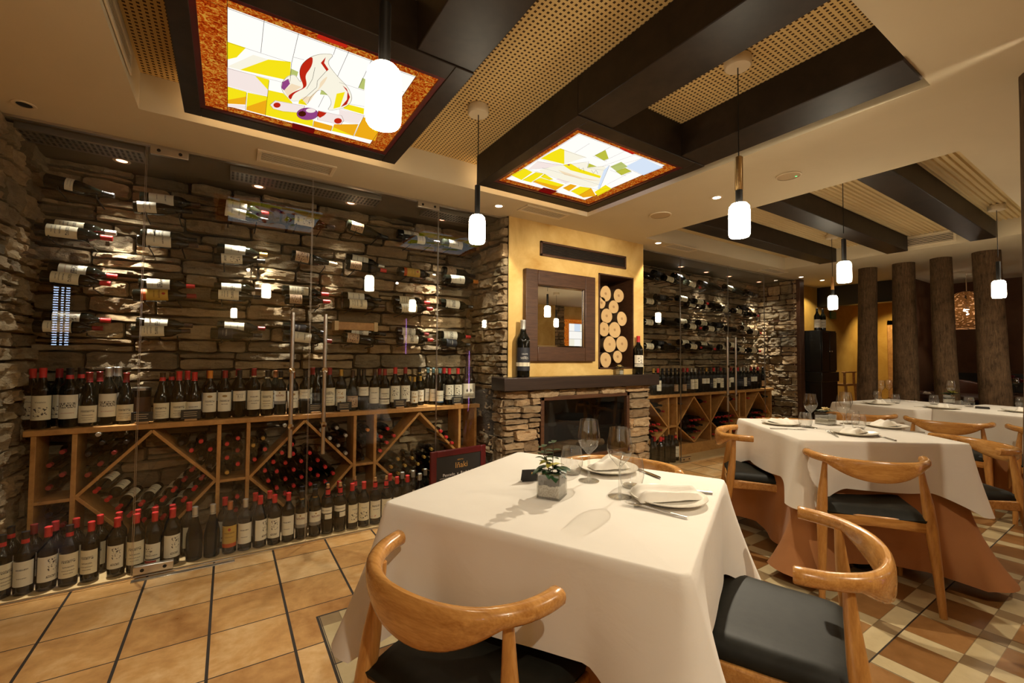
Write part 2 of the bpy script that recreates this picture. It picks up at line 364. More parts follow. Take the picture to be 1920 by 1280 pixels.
def wicker_material():
    t = NT('woven_lampshade_cane'); v = t.coord('Object'); x, y, z = t.sep(v)
    ang = t.math('ARCTAN2', y, x)
    cb = t.n('ShaderNodeCombineXYZ'); t.l(t.math('MULTIPLY', ang, 5.5), cb.inputs[0]); t.l(t.math('MULTIPLY', z, 48.0), cb.inputs[1])
    nz = t.n('ShaderNodeTexNoise'); t.l(cb.outputs[0], nz.inputs['Vector']); nz.inputs['Scale'].default_value = 1.0; nz.inputs['Detail'].default_value = 3
    hole = t.math('GREATER_THAN', nz.outputs[0], 0.57)
    p = t.n('ShaderNodeBsdfPrincipled'); p.inputs['Base Color'].default_value = (*srgb(120, 82, 44), 1); p.inputs['Roughness'].default_value = 0.7
    tl = t.n('ShaderNodeBsdfTranslucent'); tl.inputs[0].default_value = (*srgb(190, 130, 70), 1)
    m0 = t.n('ShaderNodeMixShader'); m0.inputs[0].default_value = 0.07; t.l(p.outputs[0], m0.inputs[1]); t.l(tl.outputs[0], m0.inputs[2])
    tr = t.n('ShaderNodeBsdfTransparent'); mx = t.n('ShaderNodeMixShader')
    t.l(hole, mx.inputs[0]); t.l(m0.outputs[0], mx.inputs[1]); t.l(tr.outputs[0], mx.inputs[2]); t.l(mx.outputs[0], t.out.inputs[0])
    return t.m
M['wicker'] = wicker_material()

def border_glass_material(name='textured_amber_glass', k=1.0):
    t = NT(name); v = t.coord('Object')
    a = t.noise(v, 60.0, 3, 0.6, 1.5)
    c = t.ramp(a, [(0.34, srgb(150, 30, 5)), (0.5, srgb(222, 90, 15)), (0.64, srgb(255, 190, 70))])
    e = t.n('ShaderNodeEmission'); t.l(c, e.inputs[0]); e.inputs[1].default_value = PANEL_E * 0.55 * k
    t.l(e.outputs[0], t.out.inputs[0]); return t.m
M['border_glass'] = border_glass_material()
GLASS_COL = {'white': ((1.0, 0.97, 0.92), 1.0), 'yellow': (srgb(248, 228, 24), 0.95), 'amber': (srgb(246, 176, 24), 0.9), 'pale': (srgb(252, 246, 226), 0.95), 'pink': (srgb(248, 232, 226), 0.95),
             'red': (srgb(220, 46, 24), 0.7), 'purple': (srgb(190, 90, 170), 0.55), 'brown': (srgb(110, 40, 10), 0.4), 'green': (srgb(214, 226, 130), 0.7), 'blue': (srgb(220, 234, 252), 0.92),
             'olive': (srgb(206, 208, 70), 0.8), 'deep red': (srgb(150, 20, 15), 0.5), 'peach': (srgb(250, 226, 190), 0.92)}
for k, (c, s) in GLASS_COL.items():
    M['glass ' + k] = emissive('backlit_' + k.replace(' ', '_') + '_glass', c, PANEL_E * s)
M['edge_glow'] = emissive('lit_edge_strip', (1.0, 0.66, 0.34), 14.0)
M['edge_glow_cool'] = emissive('lit_cool_edge_strip', (0.90, 0.80, 1.0), 4.0)
M['purple_glow'] = emissive('lit_purple_tube', (0.62, 0.28, 1.0), 7.0)
M['blue_glow'] = emissive('lit_blue_white_dots', (0.55, 0.72, 1.0), 14.0)
M['lead'] = simple('lead_came', (0.02, 0.012, 0.008), 0.5)

# ---------------------------------------------------------------- mesh helpers
class MB:
    """collects shapes and links them as one mesh object"""
    def __init__(s): s.v = []; s.f = []; s.mi = []; s.uv = None; s.tint = None
    def add(s, vs, fs, mi=0):
        o = len(s.v); s.v += [tuple(p) for p in vs]; s.f += [tuple(i + o for i in f) for f in fs]; s.mi += [mi] * len(fs); return o
    def box(s, x0, y0, z0, x1, y1, z1, mi=0, mat=None):
        vs = [Vector(p) for p in ((x0, y0, z0), (x1, y0, z0), (x1, y1, z0), (x0, y1, z0), (x0, y0, z1), (x1, y0, z1), (x1, y1, z1), (x0, y1, z1))]
        if mat is not None: vs = [mat @ p for p in vs]
        s.add(vs, [(0, 3, 2, 1), (4, 5, 6, 7), (0, 1, 5, 4), (1, 2, 6, 5), (2, 3, 7, 6), (3, 0, 4, 7)], mi); return s
    def lathe(s, prof, seg=24, mi=0, mat=None, cap0=True, cap1=True, mis=None):
        vs = []
        for r, z in prof:
            for k in range(seg):
                a = 2 * PI * k / seg; p = Vector((r * math.cos(a), r * math.sin(a), z)); vs.append(mat @ p if mat is not None else p)
        fs = []
        o = len(s.f)
        for i in range(len(prof) - 1):
            for k in range(seg): fs.append((i * seg + k, i * seg + (k + 1) % seg, (i + 1) * seg + (k + 1) % seg, (i + 1) * seg + k))
        if cap0: fs.append(tuple(range(seg - 1, -1, -1)))
        if cap1: fs.append(tuple((len(prof) - 1) * seg + k for k in range(seg)))
        s.add(vs, fs, mi)
        if mis:
            for i in range(len(prof) - 1):
                for k in range(seg): s.mi[o + i * seg + k] = mis[i]
        return s
    def sweep(s, pts, secs, mi=0, closed_ends=True, up=Vector((0, 0, 1))):
        """pts: centre line; secs: per point (half width, half height, power) of a superellipse section"""
        n = 14; vs = []; fs = []
        for i, p in enumerate(pts):
            p = Vector(p); a = Vector(pts[max(0, i - 1)]); b = Vector(pts[min(len(pts) - 1, i + 1)])
            t = (b - a).normalized(); side = t.cross(up)
            if side.length < 1e-4: side = Vector((1, 0, 0))
            side.normalize(); u2 = side.cross(t).normalized(); w, h, pw = secs[i]
            for k in range(n):
                an = 2 * PI * k / n; c, sn = math.cos(an), math.sin(an)
                x = math.copysign(abs(c) ** (2 / pw), c) * w; y = math.copysign(abs(sn) ** (2 / pw), sn) * h
                vs.append(p + side * x + u2 * y)
        for i in range(len(pts) - 1):
            for k in range(n): fs.append((i * n + k, i * n + (k + 1) % n, (i + 1) * n + (k + 1) % n, (i + 1) * n + k))
        if closed_ends:
            fs.append(tuple(range(n - 1, -1, -1))); fs.append(tuple((len(pts) - 1) * n + k for k in range(n)))
        s.add(vs, fs, mi); return s
    def tube(s, pts, r, mi=0):
        rs = r if isinstance(r, (list, tuple)) else [r] * len(pts)
        up = Vector((0, 0, 1)) if abs((Vector(pts[-1]) - Vector(pts[0])).normalized().z) < 0.9 else Vector((0, 1, 0))
        return s.sweep(pts, [(q, q, 2) for q in rs], mi, True, up)
    def sphere(s, c, r, mi=0, seg=12, ring=8, sc=(1, 1, 1)):
        c = Vector(c); prof = []
        vs = [c + Vector((0, 0, -r * sc[2]))]; fs = []
        for i in range(1, ring):
            th = PI * i / ring
            for k in range(seg):
                a = 2 * PI * k / seg; vs.append(c + Vector((r * sc[0] * math.sin(th) * math.cos(a), r * sc[1] * math.sin(th) * math.sin(a), -r * sc[2] * math.cos(th))))
        vs.append(c + Vector((0, 0, r * sc[2])))
        for k in range(seg): fs.append((0, 1 + (k + 1) % seg, 1 + k))
        for i in range(ring - 2):
            for k in range(seg):
                a0 = 1 + i * seg; fs.append((a0 + k, a0 + (k + 1) % seg, a0 + seg + (k + 1) % seg, a0 + seg + k))
        top = len(vs) - 1; a0 = 1 + (ring - 2) * seg
        for k in range(seg): fs.append((a0 + k, a0 + (k + 1) % seg, top))
        s.add(vs, fs, mi); return s
    def prism(s, poly, z0, z1, mi=0, mat=None):
        n = len(poly); vs = [Vector((x, y, z0)) for x, y in poly] + [Vector((x, y, z1)) for x, y in poly]
        if mat is not None: vs = [mat @ p for p in vs]
        fs = [tuple(range(n - 1, -1, -1)), tuple(range(n, 2 * n))] + [(i, (i + 1) % n, n + (i + 1) % n, n + i) for i in range(n)]
        s.add(vs, fs, mi); return s
    def mesh(s, name, mats, smooth=None):
        me = bpy.data.meshes.new(name); me.from_pydata(s.v, [], s.f)
        for m in mats: me.materials.append(m)
        if any(s.mi): me.polygons.foreach_set('material_index', s.mi)
        if s.tint:
            at_ = me.color_attributes.new('tint', 'FLOAT_COLOR', 'POINT')
            at_.data.foreach_set('color', [c for t in s.tint for c in (*t, 1.0)])
        if s.uv:
            ul = me.uv_layers.new(name='UVMap')
            for lp in me.loops: ul.data[lp.index].uv = s.uv[lp.vertex_index] if lp.vertex_index < len(s.uv) else (0, 0)
        if smooth is not None:
            me.polygons.foreach_set('use_smooth', [True] * len(me.polygons)); me.set_sharp_from_angle(angle=R_(smooth))
        me.update(); return me
    def obj(s, name, mats, parent=None, smooth=40, bevel=0.0, loc=None, rotz=0.0):
        if not isinstance(mats, (list, tuple)): mats = [mats]
        return put(name, s.mesh(name, mats, smooth), parent, bevel, loc, rotz)

def put(name, me, parent=None, bevel=0.0, loc=None, rotz=0.0):
    o = bpy.data.objects.new(name, me); COL.objects.link(o)
    if parent is not None: o.parent = parent
    if loc is not None: o.location = loc
    if rotz: o.rotation_euler = (0, 0, rotz)
    if bevel:
        b = o.modifiers.new('bevel', 'BEVEL'); b.width = bevel; b.segments = 2; b.limit_method = 'ANGLE'; b.angle_limit = R_(50)
    return o

def tag(o, label, cat, group=None, kind=None):
    o['label'] = label; o['category'] = cat
    if group: o['group'] = group
    if kind: o['kind'] = kind
    return o

def thing(name, label, cat, loc=(0, 0, 0), rotz=0.0, group=None):
    o = bpy.data.objects.new(name, None); COL.objects.link(o); o.empty_display_size = 0.05
    o.location = loc; o.rotation_euler = (0, 0, rotz)
    return tag(o, label, cat, group)

def struct(name, mb, mats, smooth=30, bevel=0.0, parent=None):
    o = mb.obj(name, mats, parent, smooth, bevel)
    if parent is None: o['kind'] = 'structure'
    return o

def dup(root, label=None, loc=None, rotz=None, group=None):
    r = root.copy(); COL.objects.link(r)
    if label: r['label'] = label
    if group: r['group'] = group
    if loc is not None: r.location = loc
    if rotz is not None: r.rotation_euler = (0, 0, rotz)
    for ch in list(root.children):
        c = ch.copy(); COL.objects.link(c); c.parent = r
        for g in list(ch.children):
            d = g.copy(); COL.objects.link(d); d.parent = c
    return r

_text_cache = {}
def text_mesh(s):
    """flat text, centred, cap height about 1"""
    if s not in _text_cache:
        cu = bpy.data.curves.new('lettering', 'FONT'); cu.body = s; cu.align_x = 'CENTER'; cu.size = 1.4; cu.resolution_u = 3
        ob = bpy.data.objects.new('lettering', cu); COL.objects.link(ob)
        dg = bpy.context.evaluated_depsgraph_get(); me = bpy.data.meshes.new_from_object(ob.evaluated_get(dg))
        _text_cache[s] = ([v.co.copy() for v in me.vertices], [tuple(p.vertices) for p in me.polygons])
        bpy.data.objects.remove(ob); bpy.data.curves.remove(cu); bpy.data.meshes.remove(me)
    return _text_cache[s]

ORD = 'first second third fourth fifth sixth seventh eighth ninth tenth eleventh twelfth thirteenth fourteenth fifteenth sixteenth seventeenth eighteenth nineteenth twentieth'.split()
TENS = {2: 'twenty', 3: 'thirty', 4: 'forty', 5: 'fifty'}
def nth(i):
    """i from 0"""
    if i < 20: return ORD[i]
    t, u = divmod(i + 1, 10)
    return (TENS[t][:-1] + 'ieth') if u == 0 else TENS[t] + '-' + ORD[u - 1]

# ---------------------------------------------------------------- the setting
GY = 3.067            # glass front of the near wine cellar
SZ = 2.345            # lower ceiling
FL_X1, FL_Y0 = 10.2, -1.8
mb = MB(); mb.add([(-2.3, 2.2, 0), (FL_X1, 2.2, 0), (FL_X1, 4.0, 0), (-2.3, 4.0, 0), (-2.3, FL_Y0, 0), (0.365, FL_Y0, 0), (0.365, 2.2, 0)], [(4, 5, 6, 0), (0, 6, 1, 2, 3)])
struct('floor', mb, M['floor'], None)
mb = MB(); mb.add([(0.365, FL_Y0, 0), (FL_X1, FL_Y0, 0), (FL_X1, 2.2, 0), (0.365, 2.2, 0)], [(0, 1, 2, 3)])
struct('floor', mb, M['floor_pattern'], None)

C1 = (-0.38, 0.56, 2.44, 2.65); C2 = (3.35, 0.66, 6.03, 2.82)
def slab_with_holes(x0, y0, x1, y1, holes, z0, z1):
    xs = sorted({x0, x1, *[h[0] for h in holes], *[h[2] for h in holes]}); ys = sorted({y0, y1, *[h[1] for h in holes], *[h[3] for h in holes]})
    mb = MB()
    for i in range(len(xs) - 1):
        for j in range(len(ys) - 1):
            cx, cy = (xs[i] + xs[i + 1]) / 2, (ys[j] + ys[j + 1]) / 2
            if any(h[0] < cx < h[2] and h[1] < cy < h[3] for h in holes): continue
            mb.box(xs[i], ys[j], z0, xs[i + 1], ys[j + 1], z1)
    bm = bmesh.new()
    me = mb.mesh('tmp', []); bm.from_mesh(me); bmesh.ops.remove_doubles(bm, verts=bm.verts, dist=1e-4)
    seen = {}
    for f in bm.faces: seen.setdefault(tuple(sorted(v.index for v in f.verts)), []).append(f)
    bmesh.ops.delete(bm, geom=[f for fs in seen.values() if len(fs) > 1 for f in fs], context='FACES')
    me2 = bpy.data.meshes.new('ceiling'); bm.to_mesh(me2); bm.free(); bpy.data.meshes.remove(me)
    return me2
me = slab_with_holes(-2.3, FL_Y0, 9.3, 4.0, [C1, C2], SZ, 2.60); me.materials.append(M['ceiling'])
o = put('ceiling', me); o['kind'] = 'structure'
mb = MB(); mb.box(C1[0] - .02, C1[1] - .02, 2.52, C1[2] + .02, C1[3] + .02, 2.54)
struct('ceiling', mb, M['perforated'], None)
# ribbed ceiling of the second recess
mb = MB(); n = 720; y0, y1 = C2[1] - .01, C2[3] + .01
for i in range(n + 1):
    y = y0 + (y1 - y0) * i / n; z = 2.502 + 0.013 * max(-0.5, min(0.5, 1.6 * math.sin(2 * PI * y / 0.036)))
    mb.v += [(C2[0] - .01, y, z), (C2[2] + .01, y, z)]
    if i: mb.f.append((2 * i - 2, 2 * i - 1, 2 * i + 1, 2 * i)); mb.mi.append(0)
mb.box(C2[0] - .02, y0, 2.525, C2[2] + .02, y1, 2.54)
struct('ceiling', mb, M['corrugated'], 60)

def wall(name, x0, y0, x1, y1, z0, z1, m): return struct(name, MB().box(x0, y0, z0, x1, y1, z1), m, None)
wall('wall_left', -2.4, FL_Y0, -2.3, 4.0, 0, 2.6, M['yellow_plaster'])
wall('wall_near', -2.4, FL_Y0 - .1, 9.4, FL_Y0, 0, 2.6, M['yellow_plaster'])
wall('wall_back', -2.4, 3.72, 7.0, 3.85, 0, 2.6, M['dark_wall'])
wall('wall_corridor', 7.02, 3.28, FL_X1, 3.85, 0, 2.6, M['corridor_plaster'])
wall('wall_right', 9.2, FL_Y0, 9.32, 2.2, 0, 2.6, M['dark_wall'])
wall('wall_corridor_end', FL_X1, 2.0, FL_X1 + .1, 3.6, 0, 2.6, M['corridor_plaster'])
mb = MB().box(8.06, 2.1, 2.035, 8.26, 3.28, SZ); struct('trim_lintel', mb, M['dark_panel'], None, 0.004)
mb = MB().box(8.06, 2.1, 0, 8.22, 2.26, 2.035); struct('trim_post', mb, M['dark_beam'], None, 0.004)
wall('wall_corridor_side', 8.22, 2.1, FL_X1, 2.2, 0, 2.6, M['dark_wall'])
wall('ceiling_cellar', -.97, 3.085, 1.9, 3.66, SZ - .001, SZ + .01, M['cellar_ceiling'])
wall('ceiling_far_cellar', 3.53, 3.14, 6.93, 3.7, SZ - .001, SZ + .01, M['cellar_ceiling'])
wall('wall_cellar_end', -2.3, 3.10, -.97, 3.2, 0, SZ, M['yellow_plaster'])
wall('ceiling_corridor', 8.2, 2.1, FL_X1 + .1, 3.6, 2.40, 2.6, M['ceiling'])
mb = MB().box(9.17, FL_Y0, 0, 9.2, 2.1, 0.98); mb.box(9.155, FL_Y0, 0.96, 9.2, 2.1, 1.0); struct('trim_wainscot', mb, M['dark_panel'], None)
# door at the end of the corridor
mb = MB()
for a in ((10.17, 2.30, 0, 10.2, 2.38, 1.9), (10.17, 2.92, 0, 10.2, 3.0, 1.9), (10.17, 2.30, 1.82, 10.2, 3.0, 1.9)): mb.box(*a)
d = struct('door_1', MB().box(10.18, 2.38, 0.01, 10.2, 2.92, 1.82), M['frame_wood'], None)
mb.obj('door_frame', M['rack_wood'], d)
mb = MB().sphere((10.16, 2.45, 0.95), 0.022); mb.tube([(10.16, 2.45, .95), (10.18, 2.45, .95)], .01); mb.obj('door_knob', M['brass'], d)

# ---------------------------------------------------------------- ledge stone
def stone_face(mb, O, U, N, W, z0, z1, rnd, hr=(0.05, 0.125), lr=(0.16, 0.50), depth=0.055, base=(0.45, 0.345, 0.215), hole=None, back=True):
    O, U, N = Vector(O), Vector(U), Vector(N); Z = Vector((0, 0, 1))
    if mb.tint is None: mb.tint = []
    if back and hole is None:
        mb.add([O + Z * z0, O + U * W + Z * z0, O + U * W + Z * z1, O + Z * z1], [(0, 1, 2, 3)]); mb.tint += [(0.03, 0.024, 0.018)] * 4
    def stone(x, zz, l, h):
        if hole and x + l > hole[0] + .01 and x < hole[1] - .01 and zz + h > hole[2] + .01 and zz < hole[3] - .01:
            if x < hole[0] - .03: l = hole[0] - x
            elif x + l > hole[1] + .03: l, x = x + l - hole[1], hole[1]
            elif zz < hole[2] - .02: h = hole[2] - zz
            elif zz + h > hole[3] + .02: h, zz = zz + h - hole[3], hole[3]
            else: return
        nx = max(6, min(22, int(l / 0.022) + 4)); nz = max(5, min(10, int(h / 0.015) + 4))
        ea, eb = min(.3, .007 / l), min(.3, .006 / h)
        la = [0.0] + [ea + (1 - 2 * ea) * q / (nx - 3) for q in range(nx - 2)] + [1.0]; lb = [0.0] + [eb + (1 - 2 * eb) * q / (nz - 3) for q in range(nz - 2)] + [1.0]
        d0 = depth * rnd.uniform(0.45, 1.0); seed = Vector((rnd.uniform(0, 90), rnd.uniform(0, 90), rnd.uniform(0, 90)))
        tl, tz = rnd.uniform(-.25, .25), rnd.uniform(-.45, .35)
        k = rnd.choice([.55, .75, .9, 1.0, 1.1, 1.3]); w = rnd.uniform(-.06, .1)
        col = (base[0] * k * (1 + w), base[1] * k, base[2] * k * (1 - w))
        vs = []
        for j in range(nz):
            for i in range(nx):
                a, b = la[i], lb[j]
                edge = 0 if i in (0, nx - 1) or j in (0, nz - 1) else 1
                nv = noise.noise(seed + Vector((a * l * 16, b * h * 22, 0))); nv2 = noise.noise(seed * 2 + Vector((a * l * 45, b * h * 45, 3)))
                nr = 1 - 2 * abs(noise.noise(seed * 5 + Vector((a * l * 14, b * h * 34, 5))))
                dd = (d0 * (1 + tl * (a - .5) + tz * (b - .5)) + 0.016 * nv + 0.011 * nv2 + 0.010 * nr) if edge > 0.3 else -0.004
                wob = 0.011 * noise.noise(seed * 3 + Vector((a * l * 9, b * 3, 7))) + (.5 - b) * h * .34 * abs(2 * a - 1) ** (6 + 30 * l)
                wox = 0.008 * noise.noise(seed * 4 + Vector((a * 7, b * h * 12, 1)))
                vs.append(O + U * (x + a * l + wox) + Z * (zz + b * h + wob) + N * dd)
        fs = [(j * nx + i, j * nx + i + 1, (j + 1) * nx + i + 1, (j + 1) * nx + i) for j in range(nz - 1) for i in range(nx - 1)]
        mb.add(vs, fs); mb.tint += [col] * len(vs)
    z = z0
    while z < z1 - 0.012:
        h = min(rnd.uniform(*hr), z1 - z)
        if z1 - z - h < 0.02: h = z1 - z
        x = -rnd.uniform(0, .1)
        while x < W - 0.01:
            l = rnd.uniform(*lr)
            xa, xb = max(0, x), min(W, x + l)
            if W - xb < 0.05: xb = W
            if xb - xa > 0.02:
                if h > 0.075 and rnd.random() < .3:
                    q = h * rnd.uniform(.35, .65); stone(xa, z, xb - xa - .006, q - .004); stone(xa, z + q, xb - xa - .006, h - q - .004)
                else: stone(xa, z, xb - xa - .006, h - .004)
            x = xb if xb == W else x + l
        z += h

rs = random.Random(3)
mb = MB(); stone_face(mb, (-0.95, 3.63, 0), (1, 0, 0), (0, -1, 0), 2.84, 0, SZ, rs); struct('wall_back_cellar', mb, M['stone'], 30)
mb = MB(); stone_face(mb, (-0.97, 2.9, 0), (0, 1, 0), (1, 0, 0), 0.73, 0, SZ, rs, (.06, .16), (.12, .3), .05); struct('wall_left_cellar', mb, M['stone'], 30)
mb = MB(); stone_face(mb, (1.90, 3.63, 0), (0, -1, 0), (-1, 0, 0), 0.63, 0, SZ, rs, (.05, .14), (.1, .28), .05); struct('wall_pier_cellar', mb, M['stone'], 30)
mb = MB(); stone_face(mb, (3.53, 3.68, 0), (1, 0, 0), (0, -1, 0), 3.42, 0, SZ, rs); struct('wall_back_far_cellar', mb, M['stone'], 30)
mb = MB(); stone_face(mb, (6.95, 3.68, 0), (0, -1, 0), (-1, 0, 0), 0.6, 0, SZ, rs, (.06, .15), (.12, .3), .05); struct('wall_right_far_cellar', mb, M['stone'], 30)
struct('trim_cellar_jamb', MB().box(6.93, 3.04, 0, 7.06, 3.72, SZ), M['frame_wood'], None, 0.004)
# chimney breast with log niche
NX0, NX1, NZ0, NZ1 = 2.905, 3.375, 1.085, 1.985
mb = MB()
for a in ((1.905, 3.0, .93, NX0, 3.7, SZ), (NX1, 3.0, .93, 3.53, 3.7, SZ), (NX0, 3.0, .93, NX1, 3.7, NZ0), (NX0, 3.0, NZ1, NX1, 3.7, SZ), (NX0, 3.34, NZ0, NX1, 3.7, NZ1)): mb.box(*a)
struct('wall_chimney', mb, M['yellow_plaster'], None)
mb = MB(); t_ = .012
for a in ((NX0, 2.99, NZ0, NX0 + t_, 3.34, NZ1), (NX1 - t_, 2.99, NZ0, NX1, 3.34, NZ1), (NX0, 2.99, NZ0, NX1, 3.34, NZ0 + t_), (NX0, 2.99, NZ1 - t_, NX1, 3.34, NZ1), (NX0, 3.328, NZ0, NX1, 3.34, NZ1)): mb.box(*a)
struct('trim_niche', mb, M['frame_wood'], None)
# hearth of stone
mb = MB(); mb.tint = []
HX0, HX1, HZ0, HZ1 = 2.19, 3.25, 0.30, 0.862
stone_face(mb, (1.83, 2.975, 0), (1, 0, 0), (0, -1, 0), 1.72, 0, 0.925, rs, (.045, .11), (.14, .38), .05, (0.46, 0.33, 0.2), (HX0 - 1.83, HX1 - 1.83, HZ0, HZ1))
stone_face(mb, (1.85, 3.1, 0), (0, -1, 0), (-1, 0, 0), 0.15, 0, 0.925, rs, (.05, .12), (.1, .2), .03, (0.33, 0.25, 0.16), None, False)
stone_face(mb, (3.53, 2.95, 0), (0, 1, 0), (1, 0, 0), 0.2, 0, 0.925, rs, (.05, .12), (.1, .2), .03, (0.33, 0.25, 0.16), None, False)
for a in ((1.85, 2.976, 0, HX0, 3.6, .925), (HX1, 2.976, 0, 3.53, 3.6, .925), (HX0, 2.976, 0, HX1, 3.6, HZ0), (HX0, 2.976, HZ1, HX1, 3.6, .925), (HX0, 3.45, HZ0, HX1, 3.6, HZ1)):
    mb.box(*a); mb.tint += [(0.03, 0.024, 0.018)] * 8
struct('wall_hearth', mb, M['firestone'], 30)

# ---------------------------------------------------------------- light fittings and ceiling
def spot(name, loc, target, power, angle, blend=0.35, color=(1, .87, .66), radius=0.02):
    l = bpy.data.lights.new(name, 'SPOT'); l.energy = power; l.spot_size = R_(angle); l.spot_blend = blend; l.color = color; l.shadow_soft_size = radius
    o = bpy.data.objects.new(name, l); COL.objects.link(o); o.location = loc
    o.rotation_euler = (Vector(target) - Vector(loc)).to_track_quat('-Z', 'Y').to_euler(); return o

def downlight(x, y, label, glow='spot_glow', power=0.0, target=None, angle=60, group='ceiling downlights', z=SZ, blend=.35, color=(1, .87, .66)):
    t = thing('downlight', label, 'ceiling light', (x, y, z), 0, group)
    mb = MB(); mb.lathe([(.030, .0), (.042, -.0005), (.042, -.004), (.030, -.004)], 24, cap0=False, cap1=False); mb.obj('trim_ring', M['white_paint'], t)
    MB().lathe([(.0, -.002), (.027, -.002)], 20, cap0=False, cap1=False).obj('lens', M[glow], t)
    if power: spot('downlight_or_fill_beam', (x, y, z - .012), target or (x, y, 0), power, angle, blend, color)
    return t

CL = [(-.56, 3.43), (.147, 3.43), (.75, 3.41), (1.49, 3.39)]
for i, (x, y) in enumerate(CL):
    downlight(x, y, f'small glowing red-rimmed spotlight in the near wine cellar ceiling, {nth(i)} from left', 'spot_red', SPOT_CELLAR, (x, y + .14, 0), 36, 'near cellar spotlights', blend=.6, color=(1, .92, .78))
    spot('downlight_spill', (x, y, SZ - .012), (x, y - .25, 0), SPOT_CELLAR * .2, 80, 1.0, (1, .92, .78))
for i, (x, y) in enumerate([(4.79, 3.47), (5.37, 3.5), (5.91, 3.5), (6.7, 3.5)]):
    downlight(x, y, f'small glowing spotlight in the far wine cellar ceiling, {nth(i)} from left', 'spot_red', SPOT_CELLAR * .8, (x + (.12 if i == 3 else 0), y + .14, 0), 38, 'far cellar spotlights', blend=.6, color=(1, .92, .78))
    spot('downlight_spill', (x, y, SZ - .012), (x, y - .25, 0), SPOT_CELLAR * .17, 80, 1.0, (1, .92, .78))
downlight(1.71, 2.84, 'recessed downlight in the white ceiling above the chimney left corner', power=SPOT_ROOM, target=(1.9, 2.95, 0), angle=70)
downlight(3.6, 2.87, 'recessed downlight in the white ceiling near the chimney right corner', power=SPOT_ROOM, target=(3.65, 3.0, 0), angle=70)
downlight(2.91, 1.81, 'recessed downlight between the round loudspeakers in the white ceiling', power=SPOT_ROOM * 8.6, target=(.95, 1.05, .75), angle=62, blend=.7)
spot('downlight_or_fill_beam', (2.91, 1.81, SZ - .014), (3.3, 1.1, 0), SPOT_ROOM * 3.0, 110, .8)
spot('downlight_or_fill_beam', (5.7, .3, SZ - .014), (5.6, 1.2, .7), SPOT_ROOM * 2.2, 110, .8)  # bare spot aimed at the back tables, without a fitting
spot('downlight_or_fill_beam', (.2, -.7, SZ - .014), (.2, .9, 0.2), SPOT_ROOM * 2.2, 110, .9)  # unseen fill light added behind the camera, no fitting
spot('downlight_or_fill_beam', (2.35, .25, SZ - .014), (2.7, 3.0, 1.12), SPOT_ROOM * 11, 56, .7)  # added spot without a fitting, brightens the chimney breast
spot('downlight_or_fill_beam', (2.2, -.6, SZ - .014), (1.7, .5, 0.2), SPOT_ROOM * 2.2, 110, .9)  # second added fill light behind the camera, also without fitting
downlight(6.77, 2.95, 'recessed downlight in front of the far cellar jamb', power=SPOT_ROOM * .4, target=(6.9, 3.0, 0), angle=60)
downlight(7.3, 2.9, 'recessed downlight above the black cabinet', power=SPOT_ROOM * 1.6, target=(7.9, 3.25, .9), angle=95)
downlight(-.82, 2.9, 'unlit dark recessed downlight at the ceiling edge above the cellar left end', 'plain_black', group='ceiling downlights')
spot('corridor_beam', (8.95, 3.12, 2.38), (9.0, 3.26, 0), SPOT_ROOM * 2.2, 50, .6, (1, .8, .45))
spot('corridor_beam', (9.6, 2.75, 2.38), (9.9, 2.7, 0.5), SPOT_ROOM * 2.2, 110, .6, (1, .8, .45))

def loudspeaker(x, y, label, r=.085):
    t = thing('ceiling_speaker', label, 'loudspeaker', (x, y, SZ), 0, 'round ceiling loudspeakers')
    MB().lathe([(r * .9, 0), (r, -.001), (r, -.006), (r * .9, -.007)], 32, cap0=False, cap1=False).obj('rim', M['white_paint'], t)
    MB().lathe([(0, -.005), (r * .92, -.005)], 32, cap0=False, cap1=False).obj('grille', M['speaker'], t); return t
loudspeaker(2.9, 2.29, 'plain round ceiling loudspeaker nearer the chimney')
t = loudspeaker(2.93, 1.34, 'round ceiling loudspeaker with a tiny green light, nearer the pendant', .07)
MB().lathe([(0, -.008), (.006, -.008)], 10, cap0=False, cap1=False).obj('indicator_light', emissive('green_led', (.1, 1, .3), 2.0), t, loc=(.03, -.03, 0))

def vent(label, cx, cy, lx, ly, z=SZ, rot=0.0, slats=7, dark='white_paint', name='air_vent', down=True):
    """ceiling grille, slats along local x"""
    t = thing(name, label, 'air vent', (cx, cy, z), rot, 'ceiling air vents')
    mb = MB(); b = .022
    for a in ((-lx / 2, -ly / 2, -.008, lx / 2, -ly / 2 + b, 0), (-lx / 2, ly / 2 - b, -.008, lx / 2, ly / 2, 0), (-lx / 2, -ly / 2 + b, -.008, -lx / 2 + b, ly / 2 - b, 0), (lx / 2 - b, -ly / 2 + b, -.008, lx / 2, ly / 2 - b, 0)): mb.box(*a)
    mb.obj('frame', M['white_paint'], t, bevel=.002)
    mb = MB(); w = ly - 2 * b
    for i in range(slats):
        y = -w / 2 + w * (i + .5) / slats; mb.box(-lx / 2 + b, y - w / slats * .24, -.0045, lx / 2 - b, y + w / slats * .24, -.003)
    mb.obj('slats', M[dark], t)
    m2 = MB(); m2.add([(-lx / 2 + b, -ly / 2 + b, -.001), (lx / 2 - b, -ly / 2 + b, -.001), (lx / 2 - b, ly / 2 - b, -.001), (-lx / 2 + b, ly / 2 - b, -.001)], [(0, 1, 2, 3)]); m2.obj('duct', M['plain_black'], t)  # flat black sheet stands in for the shade inside the duct
    return t
vent('slotted white air vent in the ceiling edge between the cellar glass and flame panel', .32, 2.88, .42, .17)
vent('slotted white air vent in the ceiling beside the chimney top left', 2.08, 2.76, .42, .15)
vent('slotted white air vent in the ceiling over the far cellar left end', 3.95, 2.86, .44, .15)
vent('slotted white air vent in the ceiling over the far cellar right end', 6.0, 2.95, .5, .15)
